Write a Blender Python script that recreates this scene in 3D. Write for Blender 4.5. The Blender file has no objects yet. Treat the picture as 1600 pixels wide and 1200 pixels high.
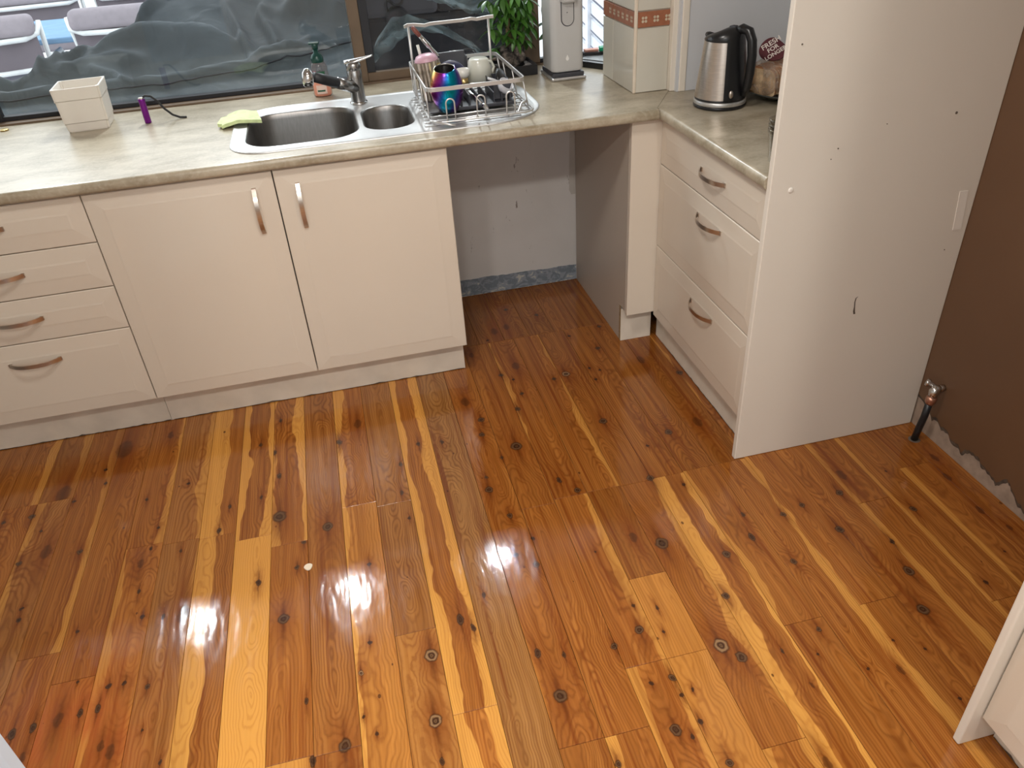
import bpy, bmesh, math, random
from mathutils import Vector, Matrix, noise
import numpy as np

random.seed(7)
S = bpy.context.scene
COL = S.collection

# ------------------------------------------------------------------ camera, sky, lamps, exposure
cam_data = bpy.data.cameras.new('camera')
cam = bpy.data.objects.new('camera', cam_data)
COL.objects.link(cam)
right = Vector((0.97078609, -0.23298067, -0.05739659))
up = Vector((0.17716054, 0.53462629, 0.8263104))
fwd = Vector((0.16182862, 0.81233906, -0.56028274))
CAM = Vector((-0.32357072, -2.40420973, 1.59854534))
cam.matrix_world = Matrix(((right.x, up.x, -fwd.x, CAM.x), (right.y, up.y, -fwd.y, CAM.y),
                           (right.z, up.z, -fwd.z, CAM.z), (0, 0, 0, 1)))
cam_data.sensor_fit = 'HORIZONTAL'
cam_data.sensor_width = 36.0
cam_data.lens = 36.0 * 1215.42 / 1600.0
cam_data.clip_start = 0.02
S.camera = cam

world = bpy.data.worlds.new('overcast_sky')
S.world = world
world.use_nodes = True
wn = world.node_tree
wn.nodes['Background'].inputs['Color'].default_value = (0.92, 0.96, 1.0, 1)
wn.nodes['Background'].inputs['Strength'].default_value = 2.6

S.view_settings.view_transform = 'Standard'
S.view_settings.look = 'None'
S.view_settings.gamma = 1.0
S.view_settings.use_curve_mapping = False
S.view_settings.exposure = 0.0

def area_lamp(name, loc, power, size, color, rot=(0, 0, 0), size_y=None):
    l = bpy.data.lights.new(name, 'AREA')
    l.energy = power
    l.color = color
    if size_y:
        l.shape = 'RECTANGLE'; l.size = size; l.size_y = size_y
    else:
        l.shape = 'DISK'; l.size = size
    o = bpy.data.objects.new(name, l)
    o.location = loc
    o.rotation_euler = rot
    COL.objects.link(o)
    return o

WARM = (1.0, 0.955, 0.90)
# ceiling lamps of the room (the fittings are built with the ceiling)
area_lamp('ceiling_lamp', (-0.35, -1.05, 2.37), 18, 0.34, WARM)
area_lamp('downlight', (-0.94, -2.55, 2.37), 18, 0.16, WARM)
area_lamp('downlight', (-0.47, -2.50, 2.37), 18, 0.16, WARM)
area_lamp('downlight', (0.55, -2.60, 2.37), 16, 0.16, WARM)  # further unseen downlight, added to light the room more evenly
# three batten lights under the patio roof, tilted to the kitchen window
for bx in (-1.72, -0.755, 0.255):
    o = area_lamp('patio_batten', (bx, 1.40, 2.30), 7.5, 0.075, (0.93, 0.97, 1.0), (math.radians(-45), 0, 0), 0.52)
    o.data.spread = math.radians(75)

# ------------------------------------------------------------------ materials
def new_mat(name):
    m = bpy.data.materials.new(name)
    m.use_nodes = True
    nt = m.node_tree
    for n in list(nt.nodes):
        nt.nodes.remove(n)
    out = nt.nodes.new('ShaderNodeOutputMaterial')
    b = nt.nodes.new('ShaderNodeBsdfPrincipled')
    nt.links.new(b.outputs[0], out.inputs[0])
    return m, nt, b, out

def nd(nt, t, **kw):
    n = nt.nodes.new(t)
    for k, v in kw.items():
        setattr(n, k, v)
    return n

def setin(nt, sock, v):
    if hasattr(v, 'is_output'):
        nt.links.new(v, sock)
    else:
        sock.default_value = v

def math_n(nt, op, a, b=None, c=None, clamp=False):
    n = nd(nt, 'ShaderNodeMath', operation=op)
    n.use_clamp = clamp
    setin(nt, n.inputs[0], a)
    if b is not None: setin(nt, n.inputs[1], b)
    if c is not None: setin(nt, n.inputs[2], c)
    return n.outputs[0]

def mixc(nt, fac, a, b, blend='MIX'):
    n = nd(nt, 'ShaderNodeMix', data_type='RGBA', blend_type=blend)
    setin(nt, n.inputs[0], fac)
    setin(nt, n.inputs[6], a if hasattr(a, 'is_output') else (*a[:3], 1))
    setin(nt, n.inputs[7], b if hasattr(b, 'is_output') else (*b[:3], 1))
    return n.outputs[2]

def maprange(nt, v, a, b, c=0.0, d=1.0, smooth=False):
    n = nd(nt, 'ShaderNodeMapRange')
    if smooth: n.interpolation_type = 'SMOOTHSTEP'
    setin(nt, n.inputs[0], v)
    for i, q in enumerate((a, b, c, d)):
        setin(nt, n.inputs[i + 1], q)
    return n.outputs[0]

def noise_n(nt, vec, scale, detail=3.0, rough=0.5, dist=0.0):
    n = nd(nt, 'ShaderNodeTexNoise')
    nt.links.new(vec, n.inputs['Vector'])
    n.inputs['Scale'].default_value = scale
    n.inputs['Detail'].default_value = detail
    n.inputs['Roughness'].default_value = rough
    n.inputs['Distortion'].default_value = dist
    return n.outputs[0]

def obj_coord(nt, scale=(1, 1, 1), loc=(0, 0, 0)):
    t = nd(nt, 'ShaderNodeTexCoord')
    mp = nd(nt, 'ShaderNodeMapping')
    mp.inputs['Scale'].default_value = scale
    mp.inputs['Location'].default_value = loc
    nt.links.new(t.outputs['Object'], mp.inputs[0])
    return mp.outputs[0]

def bump_n(nt, b, h, strength=0.2, dist=0.01):
    n = nd(nt, 'ShaderNodeBump')
    n.inputs['Strength'].default_value = strength
    n.inputs['Distance'].default_value = dist
    nt.links.new(h, n.inputs['Height'])
    nt.links.new(n.outputs[0], b.inputs['Normal'])

def simple(name, col, rough=0.5, metal=0.0, var=0.08, scale=12.0, stretch=(1, 1, 1), bump=0.0, spec=0.5, coat=0.0, **kw):
    m, nt, b, out = new_mat(name)
    v = obj_coord(nt, stretch)
    f = noise_n(nt, v, scale, 4.0)
    f2 = maprange(nt, f, 0.3, 0.7)
    c1 = tuple(min(1, c * (1 + var)) for c in col)
    c2 = tuple(c * (1 - var) for c in col)
    c = mixc(nt, f2, c2, c1)
    nt.links.new(c, b.inputs['Base Color'])
    b.inputs['Roughness'].default_value = rough
    b.inputs['Metallic'].default_value = metal
    b.inputs['Specular IOR Level'].default_value = spec
    b.inputs['Coat Weight'].default_value = coat
    if bump:
        bump_n(nt, b, f, bump, 0.004)
    return m

M = {}
M['cream'] = simple('cream_vinyl', (0.665, 0.588, 0.492), 0.16, var=0.015, scale=3, spec=0.45)
M['cream_edge'] = simple('cream_edge', (0.66, 0.565, 0.43), 0.35, var=0.03)
M['panel'] = simple('panel_melamine', (0.72, 0.665, 0.585), 0.36, var=0.015, scale=2.5)
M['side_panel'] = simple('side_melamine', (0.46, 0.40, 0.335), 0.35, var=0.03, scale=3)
M['kick'] = simple('kickboard_board', (0.70, 0.635, 0.54), 0.45, var=0.10, scale=9)
M['nickel'] = simple('brushed_nickel', (0.56, 0.49, 0.43), 0.30, 1.0, var=0.08, scale=40, stretch=(1, 1, 8))
M['steel'] = simple('stainless_steel', (0.60, 0.59, 0.58), 0.40, 0.8, var=0.06, scale=30, stretch=(1, 6, 1))
M['steel_bowl'] = simple('brushed_bowl_steel', (0.26, 0.25, 0.24), 0.36, 0.95, var=0.08, scale=30, stretch=(6, 1, 1))
M['chrome'] = simple('chrome', (0.62, 0.61, 0.60), 0.10, 1.0, var=0.03)
M['tap_metal'] = simple('tap_satin_metal', (0.36, 0.35, 0.34), 0.25, 1.0, var=0.05)
M['wire'] = simple('satin_wire', (0.66, 0.645, 0.63), 0.34, 0.75, var=0.04)
M['black'] = simple('black_plastic', (0.012, 0.012, 0.013), 0.28, var=0.1)
M['black_rubber'] = simple('black_rubber', (0.018, 0.018, 0.020), 0.5, var=0.15)
M['dark_grey'] = simple('dark_grey_plastic', (0.045, 0.046, 0.055), 0.45, var=0.1)
M['white_plastic'] = simple('white_plastic', (0.80, 0.75, 0.68), 0.45, var=0.03)
M['pale_plastic'] = simple('pale_plastic', (0.54, 0.53, 0.52), 0.32, var=0.02)
M['pale_plastic2'] = simple('pale_plastic_inner', (0.48, 0.47, 0.46), 0.38, var=0.02)
M['white_paint'] = simple('white_paint', (0.78, 0.71, 0.61), 0.45, var=0.03)
M['blue_white'] = simple('cool_white_paint', (0.52, 0.58, 0.66), 0.4, var=0.03)
M['ceiling'] = simple('ceiling_paint', (0.80, 0.78, 0.74), 0.8, var=0.02)
M['wall_paint'] = simple('wall_paint', (0.62, 0.58, 0.52), 0.75, var=0.03)
M['recess'] = simple('recess_melamine', (0.60, 0.61, 0.63), 0.5, var=0.03, scale=3)
M['bronze'] = simple('bronze_aluminium', (0.155, 0.105, 0.066), 0.45, 0.25, var=0.1)
M['brown_post'] = simple('brown_timber_post', (0.135, 0.088, 0.055), 0.6, var=0.18, scale=20, stretch=(1, 1, 0.15))
M['seal'] = simple('black_seal', (0.012, 0.012, 0.016), 0.5)
M['purple'] = simple('purple_anodised', (0.20, 0.015, 0.28), 0.25, 0.6, var=0.06)
M['mint'] = simple('green_cloth', (0.60, 0.70, 0.36), 0.9, var=0.12, scale=60, bump=0.3)
M['pump'] = simple('dark_green_pump', (0.006, 0.055, 0.045), 0.3)
M['lilac'] = simple('lilac_plastic', (0.60, 0.36, 0.44), 0.4, var=0.05)
M['navy'] = simple('navy_glaze', (0.03, 0.035, 0.09), 0.25)
M['cup_white'] = simple('white_glaze', (0.74, 0.73, 0.68), 0.2, var=0.03)
M['cup_cream'] = simple('cream_glaze', (0.66, 0.66, 0.58), 0.22, var=0.06)
M['gold'] = simple('brass', (0.62, 0.46, 0.20), 0.3, 0.9)
M['yellow_label'] = simple('yellow_paper', (0.55, 0.46, 0.20), 0.6, var=0.15, scale=80)
M['pot'] = simple('black_pot', (0.010, 0.010, 0.012), 0.3)
M['trunk'] = simple('plant_trunk', (0.16, 0.12, 0.05), 0.8, var=0.3, scale=60, bump=0.4)
M['orange_paper'] = simple('salmon_paper', (0.85, 0.42, 0.32), 0.6)
M['green_card'] = simple('green_card', (0.01, 0.42, 0.20), 0.5)
M['slate'] = simple('slate_cover', (0.10, 0.105, 0.13), 0.7, var=0.1)
M['bbq_dark'] = simple('bbq_dark', (0.022, 0.024, 0.034), 0.6)
M['grey_cushion'] = simple('grey_cushion', (0.27, 0.24, 0.265), 0.9, var=0.06, scale=30)
M['dark_sling'] = simple('dark_sling', (0.14, 0.12, 0.14), 0.8, var=0.1)
M['white_metal'] = simple('white_powder_coat', (0.70, 0.72, 0.72), 0.4)
M['white_slat'] = simple('white_slat_paint', (0.85, 0.87, 0.92), 0.5)
M['blue_mat'] = simple('blue_matting', (0.16, 0.30, 0.47), 0.8, var=0.08)
M['ground'] = simple('pale_paving', (0.62, 0.63, 0.65), 0.8, var=0.1, scale=4)
M['copper'] = simple('copper_fitting', (0.50, 0.27, 0.19), 0.35, 0.9, var=0.2, scale=80)
M['hose'] = simple('black_hose', (0.010, 0.012, 0.014), 0.4)
M['groove'] = simple('dark_groove', (0.10, 0.075, 0.055), 0.8)
M['chip'] = simple('bare_chipboard', (0.30, 0.20, 0.10), 0.9, var=0.3, scale=120)
M['red_label'] = simple('dark_red_label', (0.085, 0.010, 0.016), 0.75)
M['print_white'] = simple('white_print', (0.75, 0.68, 0.62), 0.5)
M['bread'] = simple('bread_crumb', (0.70, 0.50, 0.30), 0.8, var=0.35, scale=40)
M['crust'] = simple('bread_crust', (0.42, 0.20, 0.085), 0.8, var=0.3, scale=40)
M['lamp_white'] = simple('lamp_trim', (0.8, 0.8, 0.8), 0.5)
M['brush_blue'] = simple('blue_brush', (0.01, 0.06, 0.14), 0.4)
M['scrap'] = simple('white_filler', (0.85, 0.74, 0.58), 0.6)
M['dirt'] = simple('grime', (0.10, 0.07, 0.05), 0.9, var=0.4, scale=60)

def worn_metal_rainbow():
    m, nt, b, out = new_mat('iridescent_steel')
    t = nd(nt, 'ShaderNodeTexCoord')
    sep = nd(nt, 'ShaderNodeSeparateXYZ')
    nt.links.new(t.outputs['Object'], sep.inputs[0])
    n = noise_n(nt, t.outputs['Object'], 9, 2)
    a = math_n(nt, 'ARCTAN2', sep.outputs[1], sep.outputs[0])
    a = math_n(nt, 'MULTIPLY_ADD', a, 1 / 6.2832, 0.5)
    z = math_n(nt, 'MULTIPLY_ADD', sep.outputs[2], 1.15, -0.075)
    f = math_n(nt, 'SUBTRACT', a, z)
    f = math_n(nt, 'MULTIPLY_ADD', n, 0.10, f)
    r = nd(nt, 'ShaderNodeValToRGB')
    nt.links.new(f, r.inputs[0])
    cr = r.color_ramp
    st = [(0.0, (0.80, 0.55, 0.18)), (0.05, (0.70, 0.30, 0.10)), (0.10, (0.40, 0.04, 0.20)), (0.15, (0.20, 0.02, 0.30)),
          (0.205, (0.02, 0.12, 0.45)), (0.25, (0.0, 0.38, 0.55)), (0.31, (0.0, 0.26, 0.36)), (0.38, (0.03, 0.05, 0.28)), (0.46, (0.20, 0.03, 0.28)), (0.8, (0.3, 0.25, 0.1))]
    cr.elements[0].position = 0.0
    cr.elements[0].color = (*st[0][1], 1)
    cr.elements[1].position = 1.0
    cr.elements[1].color = (0.6, 0.45, 0.15, 1)
    for p, c in st[1:]:
        e = cr.elements.new(p); e.color = (*c, 1)
    nt.links.new(r.outputs[0], b.inputs['Base Color'])
    b.inputs['Metallic'].default_value = 0.85
    b.inputs['Roughness'].default_value = 0.22
    return m
M['rainbow'] = worn_metal_rainbow()

def laminate(name='stone_laminate', edge=False):
    m, nt, b, out = new_mat(name)
    v = obj_coord(nt)
    warp = nd(nt, 'ShaderNodeTexNoise'); nt.links.new(v, warp.inputs[0]); warp.inputs['Scale'].default_value = 5
    vm = nd(nt, 'ShaderNodeVectorMath', operation='MULTIPLY_ADD')
    nt.links.new(warp.outputs[1], vm.inputs[0]); vm.inputs[1].default_value = (0.13, 0.10, 0.1); nt.links.new(v, vm.inputs[2])
    mp = nd(nt, 'ShaderNodeMapping'); nt.links.new(vm.outputs[0], mp.inputs[0]); mp.inputs['Scale'].default_value = (0.7, 1.5, 1.5)
    n1 = noise_n(nt, mp.outputs[0], 9.5, 6, 0.6)
    n2 = noise_n(nt, v, 90, 3, 0.6)
    c = mixc(nt, maprange(nt, n1, 0.33, 0.66), (0.27, 0.222, 0.148), (0.46, 0.398, 0.298))
    c = mixc(nt, maprange(nt, n2, 0.45, 0.75, 0, 0.35), c, (0.56, 0.50, 0.41))
    n3 = noise_n(nt, mp.outputs[0], 24, 4, 0.6)
    c = mixc(nt, maprange(nt, n3, 0.60, 0.80, 0, 0.5), c, (0.27, 0.21, 0.14))
    nt.links.new(c, b.inputs['Base Color'])
    b.inputs['Roughness'].default_value = 0.30
    b.inputs['Specular IOR Level'].default_value = 0.5
    bump_n(nt, b, n2, 0.05, 0.001)
    return m
M['laminate'] = laminate()

def plaster_mat():
    m, nt, b, out = new_mat('bare_grey_plaster')
    v = obj_coord(nt)
    vs = obj_coord(nt, (1.0, 1, 0.35))
    n1 = noise_n(nt, v, 3.0, 4)
    n2 = noise_n(nt, vs, 22, 5, 0.65)
    c = mixc(nt, maprange(nt, n1, 0.3, 0.7), (0.55, 0.53, 0.505), (0.63, 0.61, 0.59))
    c = mixc(nt, maprange(nt, n2, 0.66, 0.70, 0, 0.85), c, (0.15, 0.12, 0.10))
    n3 = noise_n(nt, obj_coord(nt, (1, 1, 0.3), (3, 1, 7)), 16, 4, 0.6)
    c = mixc(nt, maprange(nt, n3, 0.68, 0.72, 0, 0.8), c, (0.58, 0.55, 0.50))
    nt.links.new(c, b.inputs['Base Color'])
    b.inputs['Roughness'].default_value = 0.7
    bump_n(nt, b, n2, 0.12, 0.004)
    return m
M['plaster'] = plaster_mat()

def scar_mat():
    m, nt, b, out = new_mat('flaking_blue_grey_paint')
    v = obj_coord(nt, (1, 1, 1.4))
    n1 = noise_n(nt, v, 22, 5, 0.6, 1.2)
    c = mixc(nt, maprange(nt, n1, 0.47, 0.52), (0.16, 0.19, 0.22), (0.25, 0.28, 0.32))
    c = mixc(nt, maprange(nt, n1, 0.60, 0.63), c, (0.48, 0.47, 0.43))
    nt.links.new(c, b.inputs['Base Color'])
    b.inputs['Roughness'].default_value = 0.7
    bump_n(nt, b, n1, 0.6, 0.01)
    return m
M['scar'] = scar_mat()

def brown_wall():
    m, nt, b, out = new_mat('brown_wall_paint')
    v = obj_coord(nt)
    n1 = noise_n(nt, v, 2.5, 3)
    n2 = noise_n(nt, v, 28, 3, 0.7)
    c = mixc(nt, maprange(nt, n1, 0.3, 0.7), (0.115, 0.058, 0.029), (0.135, 0.070, 0.036))
    c = mixc(nt, maprange(nt, n2, 0.77, 0.79), c, (0.28, 0.19, 0.13))
    nt.links.new(c, b.inputs['Base Color'])
    b.inputs['Roughness'].default_value = 0.45
    return m
M['brown_wall'] = brown_wall()
M['torn'] = simple('torn_plaster', (0.30, 0.22, 0.165), 0.85, var=0.22, scale=25, bump=0.4)
M['torn_edge_shadow'] = simple('torn_edge_shadow', (0.10, 0.075, 0.055), 0.9, var=0.35, scale=60, bump=0.5)  # dark tone paints in the shadow under the torn edge

def tile_mat(name, col):
    return simple(name, col, 0.15, var=0.02, scale=5)
M['tile'] = tile_mat('white_tile', (0.60, 0.565, 0.485))
M['grout'] = simple('grout', (0.55, 0.47, 0.38), 0.8)
M['border'] = simple('terracotta_border', (0.33, 0.125, 0.065), 0.4, var=0.12, scale=60)
M['diamond'] = simple('border_diamond', (0.58, 0.49, 0.36), 0.4, var=0.1, scale=90)
M['tile_trim'] = simple('tile_trim', (0.70, 0.60, 0.48), 0.4)

def glassy(name, tint=(1, 1, 1), rough=0.0, refl=1.0, trans=1.0):
    """thin pane: clear with a Fresnel reflection"""
    m, nt, b, out = new_mat(name)
    nt.nodes.remove(b)
    tr = nd(nt, 'ShaderNodeBsdfTransparent'); tr.inputs[0].default_value = (*tint, 1)
    gl = nd(nt, 'ShaderNodeBsdfGlossy'); gl.inputs['Roughness'].default_value = rough
    lw = nd(nt, 'ShaderNodeLayerWeight'); lw.inputs[0].default_value = 0.5
    fz = math_n(nt, 'MULTIPLY_ADD', math_n(nt, 'POWER', lw.outputs['Facing'], 5.0), 0.96, 0.035)
    n = noise_n(nt, obj_coord(nt), 3, 2)
    f = math_n(nt, 'MULTIPLY', fz, maprange(nt, n, 0, 1, 0.9 * refl, 1.1 * refl))
    mx = nd(nt, 'ShaderNodeMixShader')
    nt.links.new(f, mx.inputs[0]); nt.links.new(tr.outputs[0], mx.inputs[1]); nt.links.new(gl.outputs[0], mx.inputs[2])
    nt.links.new(mx.outputs[0], out.inputs[0])
    return m
M['glass'] = glassy('window_glass', (0.95, 0.97, 0.97))
M['clear'] = glassy('clear_plastic', (0.82, 0.80, 0.76), 0.05, 1.6)
M['soap_clear'] = glassy('clear_bottle', (0.93, 0.90, 0.88), 0.03, 1.2)

def screen_mat():
    m, nt, b, out = new_mat('insect_screen')
    tr = nd(nt, 'ShaderNodeBsdfTransparent'); tr.inputs[0].default_value = (1, 1, 1, 1)
    v = obj_coord(nt)
    n = noise_n(nt, v, 6, 2)
    b.inputs['Base Color'].default_value = (0.03, 0.03, 0.035, 1)
    b.inputs['Roughness'].default_value = 0.8
    mx = nd(nt, 'ShaderNodeMixShader')
    nt.links.new(maprange(nt, n, 0, 1, 0.12, 0.18), mx.inputs[0])
    nt.links.new(tr.outputs[0], mx.inputs[1]); nt.links.new(b.outputs[0], mx.inputs[2])
    nt.links.new(mx.outputs[0], out.inputs[0])
    return m
M['screen'] = screen_mat()

def film_mat():
    m, nt, b, out = new_mat('cloudy_plastic_film')
    tr = nd(nt, 'ShaderNodeBsdfTransparent')
    v = obj_coord(nt, (1, 1, 1))
    n = noise_n(nt, v, 7, 4, 0.5, 0.6)
    b.inputs['Base Color'].default_value = (0.50, 0.66, 0.70, 1)
    b.inputs['Roughness'].default_value = 0.35
    mx = nd(nt, 'ShaderNodeMixShader')
    nt.links.new(maprange(nt, n, 0.3, 0.75, 0.22, 0.60), mx.inputs[0])
    nt.links.new(tr.outputs[0], mx.inputs[1]); nt.links.new(b.outputs[0], mx.inputs[2])
    nt.links.new(mx.outputs[0], out.inputs[0])
    return m
M['film'] = film_mat()

def bag_mat():
    m, nt, b, out = new_mat('clear_bread_bag')
    tr = nd(nt, 'ShaderNodeBsdfTransparent'); tr.inputs[0].default_value = (0.95, 0.9, 0.85, 1)
    n = noise_n(nt, obj_coord(nt), 45, 4, 0.6, 1)
    b.inputs['Base Color'].default_value = (0.66, 0.55, 0.46, 1)
    b.inputs['Roughness'].default_value = 0.12
    mx = nd(nt, 'ShaderNodeMixShader')
    nt.links.new(maprange(nt, n, 0.35, 0.75, 0.1, 0.6), mx.inputs[0])
    nt.links.new(tr.outputs[0], mx.inputs[1]); nt.links.new(b.outputs[0], mx.inputs[2])
    nt.links.new(mx.outputs[0], out.inputs[0])
    return m
M['bag'] = bag_mat()

def liquid_mat():
    m, nt, b, out = new_mat('peach_soap')
    n = noise_n(nt, obj_coord(nt), 30, 2)
    c = mixc(nt, n, (0.90, 0.36, 0.26), (0.95, 0.48, 0.36))
    nt.links.new(c, b.inputs['Base Color'])
    b.inputs['Roughness'].default_value = 0.15
    return m
M['soap_liquid'] = liquid_mat()

def tarp_mat():
    m, nt, b, out = new_mat('dark_grey_tarpaulin')
    v = obj_coord(nt)
    n1 = noise_n(nt, v, 5, 4, 0.6)
    n2 = noise_n(nt, v, 300, 2)
    c = mixc(nt, maprange(nt, n1, 0.3, 0.7), (0.052, 0.067, 0.078), (0.076, 0.095, 0.107))
    nt.links.new(c, b.inputs['Base Color'])
    b.inputs['Roughness'].default_value = 0.68
    n3 = noise_n(nt, obj_coord(nt, (1, 1.4, 1)), 6.5, 2, 0.45, 1.2)
    bump_n(nt, b, n3, 0.22, 0.05)
    return m
M['tarp'] = tarp_mat()

def leaf_mat(name, c1, c2):
    m, nt, b, out = new_mat(name)
    v = obj_coord(nt)
    oi = nd(nt, 'ShaderNodeObjectInfo')
    n = noise_n(nt, v, 40, 3)
    f = math_n(nt, 'MULTIPLY_ADD', oi.outputs['Random'], 0.6, math_n(nt, 'MULTIPLY', n, 0.4))
    c = mixc(nt, f, c1, c2)
    nt.links.new(c, b.inputs['Base Color'])
    b.inputs['Roughness'].default_value = 0.4
    b.inputs['Subsurface Weight'].default_value = 0.0
    return m
M['leaf'] = leaf_mat('green_leaf', (0.018, 0.070, 0.010), (0.085, 0.225, 0.030))
M['leaf_dark'] = leaf_mat('dark_leaf', (0.015, 0.05, 0.012), (0.04, 0.12, 0.02))

def rock_mat():
    m, nt, b, out = new_mat('lava_rock')
    v = obj_coord(nt)
    n = noise_n(nt, v, 28, 5, 0.6, 0.5)
    r = nd(nt, 'ShaderNodeValToRGB'); nt.links.new(n, r.inputs[0])
    r.color_ramp.elements[0].position = 0.42; r.color_ramp.elements[0].color = (0.006, 0.005, 0.005, 1)
    r.color_ramp.elements[1].position = 0.68; r.color_ramp.elements[1].color = (0.22, 0.18, 0.15, 1)
    nt.links.new(r.outputs[0], b.inputs['Base Color'])
    b.inputs['Roughness'].default_value = 0.9
    bump_n(nt, b, n, 1.0, 0.02)
    return m
M['rock'] = rock_mat()

# ---- varnished cypress boards: one material per board, knots given one by one
def make_knot_group():
    g = bpy.data.node_groups.new('knot', 'ShaderNodeTree')
    I = g.interface
    for n in ('X', 'Y', 'Phi', 'Core', 'Halo', 'Streak', 'Ring', 'Cx', 'Cy', 'R', 'E', 'CoreW', 'RingW', 'SmearW'):
        I.new_socket(n, in_out='INPUT', socket_type='NodeSocketFloat')
    for n in ('Phi', 'Core', 'Halo', 'Streak', 'Ring'):
        I.new_socket(n, in_out='OUTPUT', socket_type='NodeSocketFloat')
    gi = g.nodes.new('NodeGroupInput'); go = g.nodes.new('NodeGroupOutput')
    i = gi.outputs
    dx = math_n(g, 'DIVIDE', math_n(g, 'SUBTRACT', i['X'], i['Cx']), i['R'])
    dy = math_n(g, 'DIVIDE', math_n(g, 'SUBTRACT', i['Y'], i['Cy']), math_n(g, 'MULTIPLY', i['R'], i['E']))
    d2 = math_n(g, 'ADD', math_n(g, 'MULTIPLY', dx, dx), math_n(g, 'MULTIPLY', dy, dy))
    dy2 = math_n(g, 'MULTIPLY', dy, 0.42)
    d2l = math_n(g, 'ADD', math_n(g, 'MULTIPLY', dx, dx), math_n(g, 'MULTIPLY', dy2, dy2))
    bumpv = math_n(g, 'MULTIPLY', math_n(g, 'EXPONENT', math_n(g, 'MULTIPLY', d2l, -0.16)), math_n(g, 'MULTIPLY', i['R'], 1.7))
    g.links.new(math_n(g, 'ADD', i['Phi'], bumpv), go.inputs['Phi'])
    d = math_n(g, 'SQRT', d2)
    core = math_n(g, 'MULTIPLY', maprange(g, d, 0.72, 1.08, 1, 0, True), i['CoreW'])
    g.links.new(math_n(g, 'MAXIMUM', i['Core'], core), go.inputs['Core'])
    halo = math_n(g, 'EXPONENT', math_n(g, 'MULTIPLY', d2l, -0.30))
    halo = math_n(g, 'MULTIPLY', halo, i['SmearW'])
    g.links.new(math_n(g, 'MAXIMUM', i['Halo'], halo), go.inputs['Halo'])
    sx = math_n(g, 'EXPONENT', math_n(g, 'MULTIPLY', math_n(g, 'MULTIPLY', dx, dx), -9.0))
    sy = math_n(g, 'EXPONENT', math_n(g, 'MULTIPLY', math_n(g, 'MULTIPLY', dy, dy), -0.10))
    st = math_n(g, 'MULTIPLY', math_n(g, 'MULTIPLY', sx, sy), i['CoreW'])
    g.links.new(math_n(g, 'MAXIMUM', i['Streak'], st), go.inputs['Streak'])
    rg = math_n(g, 'SINE', math_n(g, 'MULTIPLY', d, 11.0))
    band = math_n(g, 'MULTIPLY', maprange(g, d, 0.35, 0.6, 0, 1, True), maprange(g, d, 0.62, 0.85, 1, 0, True))
    rg = math_n(g, 'MULTIPLY', math_n(g, 'MAXIMUM', band, math_n(g, 'MULTIPLY', maprange(g, rg, 0.2, 1, 0, 0.4), maprange(g, d, 0.8, 0.9, 1, 0))), i['RingW'])
    g.links.new(math_n(g, 'MAXIMUM', i['Ring'], rg), go.inputs['Ring'])
    return g
KNOT_GROUP = make_knot_group()

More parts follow.
